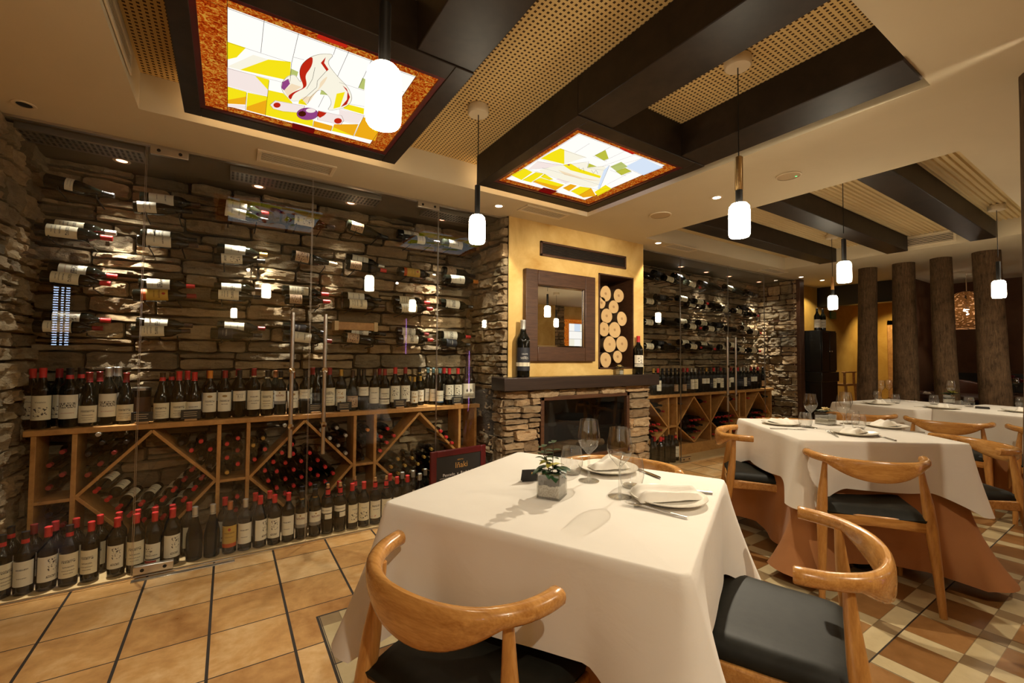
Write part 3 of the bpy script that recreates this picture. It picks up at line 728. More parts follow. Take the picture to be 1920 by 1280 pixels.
t = vent('long dark-slotted grille on the end face of the ribbed ceiling recess', 0, 0, .40, .125, slats=5)
t.matrix_world = Matrix(((0, 0, 1, 6.028), (-1, 0, 0, 1.42), (0, -1, 0, 2.43), (0, 0, 0, 1)))
t = vent('slotted air vent on the left face of the recess beside the flame panel', 0, 0, .9, .10, slats=4)
t.matrix_world = Matrix(((0, 0, -1, -.378), (1, 0, 0, 1.95), (0, -1, 0, 2.42), (0, 0, 0, 1)))

for i, (x0, x1) in enumerate(((-.92, -.42), (-.02, .90), (1.25, 1.7))):
    t = thing('cellar_cooler_grille', f'perforated metal cooling grille on the near cellar ceiling, {nth(i)} from left', 'air vent', ((x0 + x1) / 2, 3.22, SZ), 0, 'cellar cooling grilles')
    L = x1 - x0; mb = MB().box(-L / 2, -.09, -.035, L / 2, .09, 0); mb.obj('housing', M['dull_steel'], t, bevel=.004)
    mb = MB()
    for k in range(int(L / .024)):
        for r_ in range(3): mb.box(-L / 2 + .012 + k * .024, -.075 + r_ * .05, -.0365, -L / 2 + .024 + k * .024, -.040 + r_ * .05, -.0352)
    mb.obj('slots', M['plain_black'], t)  # openings drawn as thin black boxes, without depth

# dark beams of the two ceiling recesses
def beam(x0, y0, x1, y1, z0, z1, label, group):
    o = MB().box(x0, y0, z0, x1, y1, z1).obj('ceiling_beam', M['dark_beam'], None, 30, .004); tag(o, label, 'beam', group, 'thing'); return o
for i, (a, b) in enumerate(((-.2, .03), (.56, .8), (1.35, 1.575), (2.12, 2.34))):
    beam(a, C1[1], b, 1.53, SZ - .012, 2.52, ['dark wooden ceiling beam running from the left side of the flame panel', 'dark wooden ceiling beam running from the right side of the flame panel',
         'dark wooden ceiling beam running from the left side of the mountain panel', 'dark wooden ceiling beam running from the right side of the mountain panel'][i], 'beams over the near table')
for i, yc in enumerate((2.33, 1.68, 1.04)):
    beam(C2[0], yc - .088, C2[2], yc + .088, SZ - .002, 2.502, ['dark wooden beam across the ribbed recess, closest to the far cellar', 'dark wooden beam across the ribbed recess, middle of three',
         'dark wooden beam across the ribbed recess, farthest from the far cellar'][i], 'beams over the back tables')

# ---------------------------------------------------------------- stained glass light boxes
def smooth(p):
    for _ in range(2): p = [(a[0] * (1 - k) + b[0] * k, a[1] * (1 - k) + b[1] * k) for a, b in zip(p, p[1:] + p[:1]) for k in (.22, .78)]
    return p
def glass_panel(label, x0, x1, y0, y1, gx0, gx1, gy0, gy1, inner, panes, leads, seg_red, conv, group='stained glass ceiling panels'):
    zf, zg = SZ - .018, SZ - .006
    t = thing('stained_glass_panel', label, 'light panel', ((x0 + x1) / 2, (y0 + y1) / 2, zf), 0, group)
    ox, oy = (x0 + x1) / 2, (y0 + y1) / 2
    mb = MB(); zt = 2.52
    for a in ((x0, y0, zf, gx0 - .02, y1, zt), (gx1 + .02, y0, zf, x1, y1, zt), (gx0 - .02, y0, zf, gx1 + .02, gy0 - .02, zt), (gx0 - .02, gy1 + .02, zf, gx1 + .02, y1, zt)):
        mb.box(a[0] - ox, a[1] - oy, 0, a[3] - ox, a[4] - oy, a[5] - zf)
    mb.obj('frame', M['dark_beam'], t, 30, .003)
    mb = MB()
    for a in ((gx0 - .02, gy0 - .02, gx0, gy1 + .02), (gx1, gy0 - .02, gx1 + .02, gy1 + .02), (gx0, gy0 - .02, gx1, gy0), (gx0, gy1, gx1, gy1 + .02)):
        mb.box(a[0] - ox, a[1] - oy, .004, a[2] - ox, a[3] - oy, .03)
    mb.obj('inner_moulding', M['red_wood'], t, 30)
    mb = MB(); mb.add([(gx0 - ox, gy0 - oy, .012), (gx1 - ox, gy0 - oy, .012), (gx1 - ox, gy1 - oy, .012), (gx0 - ox, gy1 - oy, .012)], [(3, 2, 1, 0)])
    mb.obj('border_glass', M['border_glass'], t, None)
    names = list(GLASS_COL); mb = MB()
    ix0, ix1, iy0, iy1 = inner
    mb.add([(ix0 - ox, iy0 - oy, .0112), (ix1 - ox, iy0 - oy, .0112), (ix1 - ox, iy1 - oy, .0112), (ix0 - ox, iy1 - oy, .0112)], [(3, 2, 1, 0)], names.index('white'))
    for k, (col, poly) in enumerate(panes):
        pts = [conv(*p) for p in (smooth(poly) if len(poly) >= 8 else poly)]
        zz = .0108 - k * .00008
        mb.add([(min(max(p.x, gx0), gx1) - ox, min(max(p.y, gy0), gy1) - oy, zz) for p in pts], [tuple(range(len(pts)))], names.index(col))
    mb.obj('picture_glass', [M['glass ' + n] for n in names], t, None)
    mb = MB(); w = .0013
    def strip(a, b, w=w):
        d = (b - a); d.z = 0
        if d.length < 1e-4: return
        nrm = Vector((-d.y, d.x, 0)).normalized() * w / 2
        mb.add([(a.x - nrm.x - ox, a.y - nrm.y - oy, .0072), (b.x - nrm.x - ox, b.y - nrm.y - oy, .0072), (b.x + nrm.x - ox, b.y + nrm.y - oy, .0072), (a.x + nrm.x - ox, a.y + nrm.y - oy, .0072)], [(0, 1, 2, 3)])
    for poly in leads:
        q = [conv(*p) for p in (smooth(poly[:-1]) + smooth(poly[:-1])[:1] if len(poly) >= 9 and poly[0] == poly[-1] else poly)]
        q = [Vector((min(max(p.x, gx0), gx1), min(max(p.y, gy0), gy1), 0)) for p in q]
        for a, b in zip(q, q[1:]): strip(a, b)
    V = lambda x, y: Vector((x, y, 0))
    for a, b in (((ix0, gy0), (ix0, gy1)), ((ix1, gy0), (ix1, gy1)), ((gx0, iy0), (gx1, iy0)), ((gx0, iy1), (gx1, iy1))): strip(V(*a), V(*b), .0018)
    mb.obj('lead_lines', M['lead'], t, None)
    mb = MB(); mb.add([(x0 - ox + .02, y1 - oy + .006, .085), (x1 - ox - .02, y1 - oy + .006, .085), (x1 - ox - .02, y1 - oy + .006, .105), (x0 - ox + .02, y1 - oy + .006, .105)], [(3, 2, 1, 0)]); mb.obj('edge_strip_light', M['edge_glow'], t, None)
    if x1 > 2: mb = MB(); mb.add([(x1 - ox + .006, y0 - oy + .3, .085), (x1 - ox + .006, y1 - oy - .02, .085), (x1 - ox + .006, y1 - oy - .02, .105), (x1 - ox + .006, y0 - oy + .3, .105)], [(0, 1, 2, 3)]); mb.obj('edge_strip_light', M['edge_glow_cool'], t, None)
    return t
ZG = SZ - .008
cv1 = lambda x, y: at(300 + x / 3.2, y / 3.2, 'z', ZG)
dot = lambda cx, cy, rx, ry: [(cx + rx * math.cos(a * PI / 6), cy + ry * math.sin(a * PI / 6)) for a in range(12)]
flame = [(905, 335), (970, 318), (1048, 322), (1000, 370), (1060, 450), (1130, 520), (1155, 580), (1140, 620), (1090, 650), (1000, 662), (1030, 620), (1020, 580), (960, 525), (900, 580), (885, 628), (830, 600), (790, 605), (735, 550), (725, 500), (760, 455), (810, 442), (850, 500), (835, 430), (850, 380)]
P1 = [('yellow', [(400, 250), (515, 288), (460, 345), (402, 358)]), ('yellow', [(650, 358), (785, 372), (780, 485), (480, 420)]), ('pale', [(560, 330), (650, 358), (480, 420), (404, 400)]), ('pink', [(402, 405), (655, 478), (645, 577), (404, 515)]),
      ('yellow', [(570, 455), (655, 478), (648, 540)]), ('amber', [(404, 520), (520, 552), (513, 628), (404, 622)]), ('yellow', [(404, 520), (520, 552), (518, 580), (404, 600)]), ('pink', [(404, 625), (513, 632), (512, 655), (404, 640)]),
      ('yellow', [(525, 555), (645, 580), (632, 690), (518, 660)]), ('amber', [(520, 640), (640, 600), (632, 690), (518, 660)]), ('yellow', [(650, 540), (740, 560), (790, 610), (830, 690), (920, 720), (915, 758), (632, 690)]),
      ('amber', [(925, 725), (1035, 755), (1025, 785), (918, 760)]), ('amber', [(1045, 745), (1190, 745), (1160, 815), (1030, 785)]), ('yellow', [(1040, 762), (1160, 815), (1030, 785)]), ('amber', [(1220, 700), (1320, 770), (1290, 845), (1165, 815)]),
      ('yellow', [(1225, 700), (1320, 770), (1290, 790)]), ('pink', [(1075, 655), (1225, 690), (1190, 742), (1075, 720)]), ('yellow', [(1110, 620), (1225, 650), (1222, 685), (1100, 650)]), ('green', [(1215, 465), (1232, 475), (1225, 538), (1190, 525)]),
      ('green', [(785, 410), (830, 430), (815, 480), (780, 450)]), ('green', [(970, 530), (1015, 570), (960, 565)]), ('red', [(950, 200), (1125, 262), (1120, 288), (940, 228)]), ('deep red', [(795, 735), (930, 770), (920, 805), (790, 772)]),
      ('pale', flame), ('peach', [(1010, 450), (960, 490), (955, 530), (900, 580), (880, 575), (840, 590), (885, 628), (930, 560), (985, 500)]), ('peach', [(745, 540), (790, 500), (850, 520), (800, 548), (765, 575)]),
      ('yellow', [(1060, 560), (1110, 550), (1080, 640), (1040, 650)]), ('red', [(915, 335), (870, 360), (838, 410), (840, 460), (860, 510), (855, 530), (800, 550), (765, 575), (785, 600), (800, 560), (870, 525), (882, 505), (870, 450), (905, 405), (917, 370)]),
      ('red', [(995, 340), (965, 375), (1000, 425), (1012, 415), (985, 375)]), ('red', [(1095, 510), (1125, 550), (1122, 595), (1085, 640), (1120, 625), (1140, 580), (1120, 530)]), ('purple', [(735, 490), (770, 470), (780, 500), (745, 540), (728, 525)]),
      ('yellow', [(835, 600), (850, 590), (885, 630), (830, 620)]), ('pink', [(690, 600), (870, 632), (850, 675), (740, 665), (680, 650), (660, 625)]), ('red', dot(702, 628, 22, 16)), ('purple', dot(885, 680, 66, 38)), ('brown', dot(853, 680, 24, 17)), ('pink', dot(905, 660, 30, 14)),
      ('pink', [(950, 660), (1090, 690), (1103, 720), (1085, 745), (945, 715)]), ('red', [(950, 662), (1000, 674), (985, 690), (960, 704), (942, 690)]), ('red', dot(1068, 722, 24, 17))]
close = lambda p: p + [p[0]]
L1 = [[(625, 118), (605, 312)], [(832, 195), (790, 372), (780, 485)], [(400, 248), (785, 372)], [(402, 405), (735, 490)], [(404, 515), (648, 577)], [(655, 478), (632, 690)], [(520, 552), (513, 660)], [(1058, 272), (1040, 325)], [(1135, 300), (1065, 455)], [(1275, 345), (1190, 525)],
      [(800, 338), (865, 355)], [(1075, 490), (1225, 540)], [(1440, 540), (1470, 550)], [(925, 720), (915, 758)], [(1035, 755), (1025, 785)], [(1225, 690), (1160, 815)], [(1090, 650), (1225, 690)], [(1110, 615), (1225, 635)], [(1075, 720), (1195, 745)], [(985, 570), (950, 640)],
      close(flame), [(1000, 420), (945, 480), (940, 520), (850, 600)], [(930, 400), (915, 470), (880, 530)], [(690, 600), (870, 632), (850, 675), (740, 665), (680, 650), (660, 625), (690, 600)], close(dot(885, 680, 66, 38)), [(950, 660), (1090, 690), (1103, 720), (1085, 745), (945, 715), (950, 660)], [(258, 347), (398, 380)]]
glass_panel('backlit stained glass ceiling panel showing a flame over logs', -.2, .8, 1.53, 2.53, -.115, .70, 1.645, 2.425, (-.03, .615, 1.69, 2.375), P1, L1, None, cv1)
cv2 = lambda x, y: at(880 + x / 3.369, 60 + y / 3.369, 'z', ZG)
P2 = [('yellow', [(575, 735), (690, 775), (600, 835), (450, 800), (520, 760)]), ('pale', [(600, 745), (740, 790), (600, 835)]), ('olive', [(790, 780), (860, 745), (880, 800), (850, 812)]), ('olive', [(925, 880), (985, 858), (1025, 880), (960, 905)]), ('blue', [(985, 850), (1095, 795), (1225, 855), (1100, 905)]),
      ('green', [(890, 850), (960, 820), (1000, 850), (930, 880)]), ('yellow', [(345, 860), (400, 885), (330, 935), (265, 905)]), ('yellow', [(420, 885), (470, 895), (390, 950), (335, 935)]), ('yellow', [(475, 895), (530, 930), (505, 935), (450, 915)]), ('amber', [(400, 945), (450, 920), (600, 965), (545, 1000)]), ('yellow', [(410, 938), (450, 920), (600, 965), (560, 975)]),
      ('amber', [(590, 985), (640, 960), (680, 970), (630, 1005)]), ('amber', [(690, 1030), (770, 985), (800, 1035), (720, 1045)]), ('yellow', [(640, 1005), (700, 975), (770, 985), (690, 1030)]), ('yellow', [(790, 1010), (860, 965), (900, 990), (810, 1035)]), ('pink', [(375, 865), (430, 815), (590, 840), (480, 860)]), ('pink', [(545, 930), (570, 922), (640, 945), (610, 955)]),
      ('peach', [(500, 855), (620, 845), (830, 920), (800, 932), (560, 880)]), ('pale', [(610, 835), (755, 815), (745, 855), (885, 840), (820, 995), (590, 935), (420, 875), (500, 855)]), ('yellow', [(590, 838), (640, 830), (700, 865), (830, 908), (825, 922), (640, 872)]), ('peach', [(560, 870), (640, 895), (760, 935), (830, 940), (700, 925), (600, 900)]), ('blue', [(885, 840), (820, 995), (810, 985), (850, 870)]), ('olive', [(755, 828), (805, 848), (748, 855)]),
      ('purple', dot(628, 838, 8, 4)), ('red', [(965, 725), (1050, 765), (1030, 772), (950, 735)]), ('deep red', [(470, 980), (560, 1003), (505, 1028), (430, 1002)])]
L2 = [[(575, 735), (740, 792)], [(450, 800), (600, 840)], [(665, 760), (760, 700)], [(790, 780), (895, 720)], [(850, 812), (1000, 740)], [(780, 780), (870, 815)], [(840, 845), (1045, 772)], [(890, 850), (1095, 795)], [(985, 850), (1100, 905)], [(890, 870), (990, 905)], [(925, 880), (985, 858), (1025, 880), (960, 905)], [(870, 960), (1025, 880)], [(820, 995), (940, 970)],
      [(345, 860), (480, 895), (400, 945)], [(420, 885), (335, 935)], [(400, 945), (545, 1000)], [(450, 915), (640, 960)], [(590, 985), (640, 960)], [(630, 1005), (700, 975), (770, 985)], [(690, 1030), (770, 985)], [(530, 930), (505, 935)], [(375, 865), (500, 855)], [(430, 815), (590, 840)],
      [(610, 835), (755, 815), (745, 855), (885, 840), (820, 995), (590, 935), (420, 875)], [(745, 855), (850, 870)], [(690, 850), (700, 870), (720, 855), (725, 880)], [(770, 868), (785, 890), (800, 868), (812, 892)], [(460, 855), (640, 905), (830, 965)]]
glass_panel('backlit stained glass ceiling panel showing a white mountain', 1.35, 2.34, 1.53, 2.53, 1.44, 2.235, 1.635, 2.41, (1.475, 2.15, 1.665, 2.36), P2, L2, None, cv2)

# stained glass panel on the near wall, seen in the mirror
t = thing('wall_light_panel', 'upright red framed stained glass panel lit from behind, seen in the mirror', 'light panel', (7.0, FL_Y0, 0))
mb = MB()
for a in ((-.55, 0, .8, -.45, .05, 2.05), (.45, 0, .8, .55, .05, 2.05), (-.45, 0, 1.96, .45, .05, 2.05), (-.45, 0, .8, .45, .05, .89)): mb.box(*a)
mb.obj('border_glass', M['border_glass'], t, None)
mb = MB(); names = list(GLASS_COL); rr = random.Random(5)
for i in range(5):
    for j in range(6):
        c = 'yellow' if (i, j) in ((1, 2), (3, 3)) else rr.choice(['white', 'white', 'blue', 'white', 'pale'])
        mb.box(-.45 + i * .18 + .003, .0, .89 + j * .178 + .003, -.45 + (i + 1) * .18 - .003, .03, .89 + (j + 1) * .178 - .003, names.index(c))
mb.obj('picture_glass', [M['glass ' + n] for n in names], t, None)
MB().box(-.45, 0, .89, .45, .02, 1.96).obj('lead_lines', M['lead'], t, None)
mb = MB(); stone_face(mb, (6.43, FL_Y0 + .005, 0), (-1, 0, 0), (0, 1, 0), .25, 0, SZ, rs, (.05, .12), (.15, .3), .05); struct('wall_near_pier', mb, M['stone'], 45)

# lights on the near side of the room that the cellar glass mirrors
for (x, za, zb, l) in ((2.77, 1.2, 1.9, 'slim purple light tube high on the near wall, mirrored in the cellar glass'), (4.09, .04, 1.32, 'slim purple light tube low on the near wall, mirrored in the cellar glass')):
    t = thing('purple_light_tube', l, 'wall light', (x, FL_Y0 + .03, za), 0, 'purple light tubes')
    MB().tube([(0, 0, .02), (0, 0, zb - za - .02)], .008).obj('tube', M['purple_glow'], t); MB().box(-.012, -.03, 0, .012, .012, .02).obj('end_cap', M['black_metal'], t); MB().box(-.012, -.03, zb - za - .02, .012, .012, zb - za).obj('end_cap', M['black_metal'], t)
t = thing('light_column', 'dark column with rows of blue white light dots, mirrored in the cellar glass', 'light column', (-1.765, -1.52, 0))
MB().box(-.10, -.06, 0, .10, 0, 2.07).obj('column_body', M['black_gloss'], t, 30, .004)
mb = MB()
for k in range(24):
    for cx, w_ in ((-.055, .022), (.005, .012), (.055, .018)): mb.box(cx - w_, .0005, 1.29 + k * .031, cx + w_, .004, 1.305 + k * .031)
mb.obj('light_dots', M['blue_glow'], t)

# ---------------------------------------------------------------- pendant lamps
def pendant(x, y, zc, zl, label, tube='black', top=None):
    """canopy at height zc, glass centre at height zl"""
    t = thing('pendant_lamp', label, 'pendant lamp', (x, y, zl), 0, 'glass cylinder pendant lamps')
    H = .145; r = .043; c = zc - zl
    MB().lathe([(.052, c), (.055, c - .004), (.055, c - .038), (.050, c - .044), (.006, c - .045)], 28, cap0=False).obj('canopy', M['white_paint'], t)
    MB().tube([(0, 0, c - .044), (.002, .001, (c + H / 2 + .16) / 2 + .05), (0, 0, H / 2 + .20)], .0024).obj('cord', M['black_metal'], t)
    zt = H / 2
    if tube == 'brass':
        MB().lathe([(.0155, zt + .06), (.0165, zt + .062), (.0165, zt + .205), (.012, zt + .209)], 20).obj('stem', M['brass'], t)
        MB().lathe([(.0145, zt - .004), (.0145, zt + .062)], 20).obj('socket', M['black_metal'], t)
    elif tube == 'wood':
        MB().lathe([(.012, zt + .06), (.015, zt + .065), (.010, zt + .19), (.006, zt + .2)], 20).obj('stem', M['rack_wood'], t)
        MB().lathe([(.014, zt - .004), (.014, zt + .062)], 20).obj('socket', M['black_metal'], t)
    else:
        MB().lathe([(.0145, zt - .004), (.0145, zt + .16), (.010, zt + .163)], 20).obj('stem', M['black_metal'], t)
        MB().lathe([(.013, zt - .006), (.0185, zt - .002), (.0185, zt + .006), (.014, zt + .012)], 20).obj('socket', M['black_metal'], t)
    MB().lathe([(.012, -H / 2), (r * .86, -H / 2), (r * .97, -H / 2 + .008), (r, -H / 2 + .03), (r, H / 2 - .035), (r * .93, H / 2 - .012), (r * .7, H / 2), (.012, H / 2 + .002)], 28).obj('lamp_shade', M['lamp_glow'], t)
    return t
pendant(.308, 1.068, 2.52, 1.84, 'lit glass pendant lamp hanging in front of the flame panel')
pendant(1.083, 2.018, 2.52, 1.863, 'lit glass pendant lamp with black stem hanging before the near cellar')
pendant(1.855, 1.05, 2.52, 1.797, 'lit glass pendant lamp with brass stem hanging beside the mountain panel', 'brass')
p3 = at(1583, 510, 'y', 1.29)
pendant(p3.x, p3.y, 2.50, p3.z, 'lit glass pendant lamp with black stem hanging over the middle table')
pendant(5.298, 2.01, 2.50, 1.782, 'lit glass pendant lamp with wooden stem hanging before the yellow wall', 'wood')
pendant(5.407, .85, 2.50, 1.788, 'lit glass pendant lamp with black stem hanging before the broadest tree trunk')
pendant(4.94, -.21, SZ, 1.80, 'lit glass pendant lamp over the back tables, seen only in the framed mirror')
pendant(.055, -1.50, SZ, 1.80, 'lit glass pendant lamp behind the viewer, mirrored left of the cellar door handles')
pendant(4.05, -1.09, SZ, 1.80, 'lit glass pendant lamp near the purple tube, mirrored at the cellar right pier')

# ---------------------------------------------------------------- glass fronts
def glass_front(name, label, x0, x1, y, group, handle_x=None, z0=.012, zt=SZ - .004, hz=(.565, 1.46)):
    t = thing(name, label, 'glass door' if handle_x else 'glass panel', ((x0 + x1) / 2, y, 0), 0, group)
    w = (x1 - x0) / 2 - .003
    mb = MB(); mb.add([(-w, 0, z0), (w, 0, z0), (w, 0, zt), (-w, 0, zt)], [(0, 1, 2, 3)]); mb.obj('pane', M['pane'], t, None)
    mb = MB()
    for sx in (-w, w): mb.box(sx - .0008, -.004, z0, sx + .0008, .004, zt)
    mb.box(-w, -.004, z0 - .004, w, .004, z0)
    mb.obj('polished_edge', M['steel'], t, None)
    if handle_x is not None:
        hx = handle_x - (x0 + x1) / 2
        MB().tube([(hx, -.04, hz[0]), (hx, -.04, hz[1])], .0125).obj('handle', M['steel'], t)
        mb = MB()
        for z in (hz[0] + .19, hz[1] - .36): mb.tube([(hx, -.05, z), (hx, 0.025, z)], .009); mb.lathe([(0, 0), (.017, .002), (.017, .01), (0, .012)], 14, mat=Matrix.Translation((hx, -.05, z)) @ Matrix.Rotation(PI / 2, 4, 'X'))
        mb.obj('handle_bracket', M['chrome'], t)
    return t
g = 'near cellar glass front'
glass_front('glazed_screen', 'fixed clear glass panel at the left end of the near wine cellar', -.97, -.40, GY, g)
glass_front('glass_door', 'left clear glass door of the near wine cellar with long steel handle', -.40, .437, GY, g, .333)
glass_front('glass_door', 'right clear glass door of the near wine cellar with long steel handle', .437, 1.313, GY, g, .523)
glass_front('glazed_screen', 'fixed clear glass panel beside the chimney on the near wine cellar', 1.313, 1.90, GY, g)
g = 'far cellar glass front'
glass_front('glazed_screen', 'fixed clear glass panel beside the chimney on the far wine cellar', 3.53, 4.29, 3.12, g)
glass_front('glass_door', 'left clear glass door of the far wine cellar with steel handle', 4.29, 5.24, 3.12, g, 5.15, hz=(.54, 1.45))
glass_front('glass_door', 'right clear glass door of the far wine cellar with steel handle', 5.24, 6.1, 3.12, g, 5.33, hz=(.54, 1.45))
glass_front('glazed_screen', 'fixed clear glass panel beside the dark jamb of the far wine cellar', 6.1, 6.93, 3.12, g)
def clamp(x, y, z, label, w=.17):
    t = tag(MB().box(-w / 2, -.014, -.022, w / 2, .014, .022).obj('glass_clamp', M['steel'], None, 30, .003, (x, y, z)), label, 'door fitting', 'steel glass clamps')
    for sx in (-w * .28, w * .28): MB().lathe([(0, 0), (.009, 0), (.009, .003), (0, .004)], 12, mat=Matrix.Translation((sx, -.013, 0)) @ Matrix.Rotation(PI / 2, 4, 'X')).obj('bolt_head', M['black_metal'], t)
clamp(-.30, GY, 2.315, 'steel patch clamp at the top of the near cellar left door')
clamp(-.31, GY, .045, 'steel patch clamp at the foot of the near cellar left door')
clamp(1.23, GY, 2.315, 'steel patch clamp at the top of the near cellar right door')
clamp(4.37, 3.12, .05, 'dark steel patch clamp at the foot of the far cellar left door')
tag(MB().box(-.40, GY - .045, 0, .06, GY - .012, .004).obj('threshold_plate', M['steel'], None, 30, .001), 'flat steel plate on the floor under the near cellar left door', 'floor plate')
struct('trim_cellar_floor', MB().box(-.97, GY + .012, 0, 1.9, 3.60, .014), M['board'], None)
struct('trim_far_cellar_floor', MB().box(3.53, 3.09, 0, 6.93, 3.66, .014), M['board'], None)
struct('trim_glass_head', MB().box(-.97, GY - .012, SZ - .012, 1.9, GY + .012, SZ), M['steel'], None)
struct('trim_far_glass_head', MB().box(3.53, 3.108, SZ - .012, 6.93, 3.132, SZ), M['steel'], None)

# ---------------------------------------------------------------- wine racks
def slat(x0, z0, x1, z1, y0, y1, th):
    mb = MB(); d = Vector((x1 - x0, 0, z1 - z0)); n = Vector((-d.z, 0, d.x)).normalized() * th / 2
    vs = [Vector((x0, y, z0)) + s * n + Vector((0, 0, 0)) for y in (y0, y1) for s in (-1, 1)] + [Vector((x1, y, z1)) + s * n for y in (y0, y1) for s in (-1, 1)]
    mb.add(vs, [(0, 1, 3, 2), (4, 6, 7, 5), (0, 4, 5, 1), (2, 3, 7, 6), (0, 2, 6, 4), (1, 5, 7, 3)]); return mb
def wine_rack(label, x0, x1, y0, y1, ztop, posts, diamonds, shelves, zb=.03, th=.022):
    t = thing('wine_rack', label, 'wine rack', (0, 0, 0), 0, 'wooden wine racks')
    MB().box(x0 - .02, y0 - .012, ztop - .032, x1 + .02, y1, ztop).obj('top_board', M['rack_wood'], t, 30, .003)
    MB().box(x0, y0, .014, x1, y1, zb).obj('base_board', M['rack_wood'], t, 30, .002)
    for p in posts: MB().box(p - th / 2, y0, zb, p + th / 2, y1, ztop - .032).obj('upright', M['rack_wood'], t, 30, .002)
    for (a, b, zm) in diamonds:
        c = (a + b) / 2; zt, z_ = ztop - .045, zb + .012
        for q in ((a, zm, c, zt), (c, zt, b, zm), (b, zm, c, z_), (c, z_, a, zm)):
            slat(*q, y0 + .004, y1, .018).obj('diagonal_divider', M['rack_wood'], t, 30, .002)
    for (a, b, z) in shelves: MB().box(a, y0 + .003, z - .009, b, y1, z + .009).obj('cubby_shelf', M['rack_wood'], t, 30, .002)
    return t
RY = 3.36; ST = .783
NP = [-.862, -.702, -.036, .124, .80, .948, 1.655, 1.806]
ND = [(-.69, -.048, .40), (.136, .788, .39), (.96, 1.643, .385)]
wine_rack('long honey wood wine rack with diamond bins in the near cellar', -.88, 1.82, RY, 3.575, ST, NP, ND, [(-.862, -.702, .39), (-.036, .124, .39), (.80, .948, .385), (1.655, 1.806, .385)])
FP = [3.66, 4.395, 4.55, 5.235, 5.90, 6.055, 6.74]
FD = [(3.67, 4.385, .37), (4.56, 5.225, .37), (5.245, 5.89, .37), (6.065, 6.73, .37)]
wine_rack('long honey wood wine rack with diamond bins in the far cellar', 3.56, 6.78, RY, 3.64, ST - .03, FP, FD, [(4.395, 4.55, .37), (5.90, 6.055, .37)], zb=.14)

# ---------------------------------------------------------------- bottles
PROF = {
    'claret': ([(.0, .003), (.030, .0), (.0365, .004), (.0372, .02), (.0372, .188), (.0355, .203), (.027, .219), (.0185, .232), (.0150, .247), (.0140, .262), (.0138, .294)], (.0147, .0152, .243, .302)),
    'burgundy': ([(.0, .003), (.033, .0), (.0395, .004), (.0402, .02), (.0402, .13), (.0375, .155), (.030, .185), (.0215, .213), (.0165, .235), (.0143, .255), (.0138, .292)], (.0147, .0155, .248, .300)),
    'slim': ([(.0, .003), (.028, .0), (.0335, .004), (.0340, .02), (.0340, .15), (.031, .18), (.0235, .22), (.0165, .25), (.0138, .275), (.0132, .308)], (.0140, .0146, .258, .315)),
}
_bm = {}
def body_mesh(shape, mat):
    k = ('b', shape, mat)
    if k not in _bm: _bm[k] = MB().lathe(PROF[shape][0], 20, 0, cap0=False).mesh('wine_bottle', [M[mat]], 50)
    return _bm[k]
def cap_mesh(shape, cap):
    k = ('c', shape, cap)
    if k not in _bm:
        ra, rb, z0, z1 = PROF[shape][1]
        if cap == 'cork':
            mb = MB().lathe([(.0095, z1 - .012), (.0095, z1 + .018), (0, z1 + .019)], 14, 0); mb.lathe([(ra + .003, z0 - .004), (ra, z0), (ra, z1 - .022), (0.0128, z1 - .008), (0, z1 - .007)], 14, 1); ms = [M['cap cork'], M['cap red']]
        elif cap == 'black red':
            mb = MB().lathe([(ra + .001, z0), (ra, z0 + .022)], 14, 1, cap0=False, cap1=False); mb.lathe([(ra, z0 + .022), (ra, z1 - .012), (rb, z1 - .01), (rb, z1 - .002), (0, z1)], 14, 0); ms = [M['cap black'], M['cap red']]
        elif cap == 'brown red':
            mb = MB().lathe([(ra + .001, z0), (ra, z0 + .022)], 14, 1, cap0=False, cap1=False); mb.lathe([(ra, z0 + .022), (ra, z1 - .012), (rb, z1 - .01), (rb, z1 - .002), (0, z1)], 14, 0); ms = [M['cap brown'], M['cap red']]
        elif cap in ('black cream', 'red cream', 'black gold'):
            c2 = {'black cream': 'cream', 'red cream': 'cream', 'black gold': 'gold'}[cap]
            mb = MB().lathe([(ra + .001, z0 - .004), (ra, z0 + .012)], 14, 1, cap0=False, cap1=False); mb.lathe([(ra, z0 + .012), (ra, z1 - .012), (rb, z1 - .01), (rb, z1 - .002), (0, z1)], 14, 0); ms = [M['cap ' + cap.split()[0].replace('red', 'dark red')] if cap != 'red cream' else M['cap dark red'], M['cap ' + c2]]
        else:
            mb = MB().lathe([(ra + .0015, z0 - .004), (ra, z0 + .004), (ra, z1 - .012), (rb, z1 - .010), (rb, z1 - .002), (rb - .002, z1), (0, z1)], 14, 0, cap0=False); ms = [M['cap ' + cap]]
        _bm[k] = mb.mesh('capsule', ms, 40)
    return _bm[k]
LZ = {'claret': (.045, .165), 'burgundy': (.025, .115), 'slim': (.035, .135)}
LH = {'grey band': (.075, .165), 'yellow': (.04, .165), 'two tags': (.10, .175), 'crest': (.04, .16), 'art': (.03, .11), 'blue band': (.03, .125), 'two part': (.035, .155), 'red strip': (.03, .14), 'small': (.105, .17), 'dark': (.05, .15)}
INK = {}
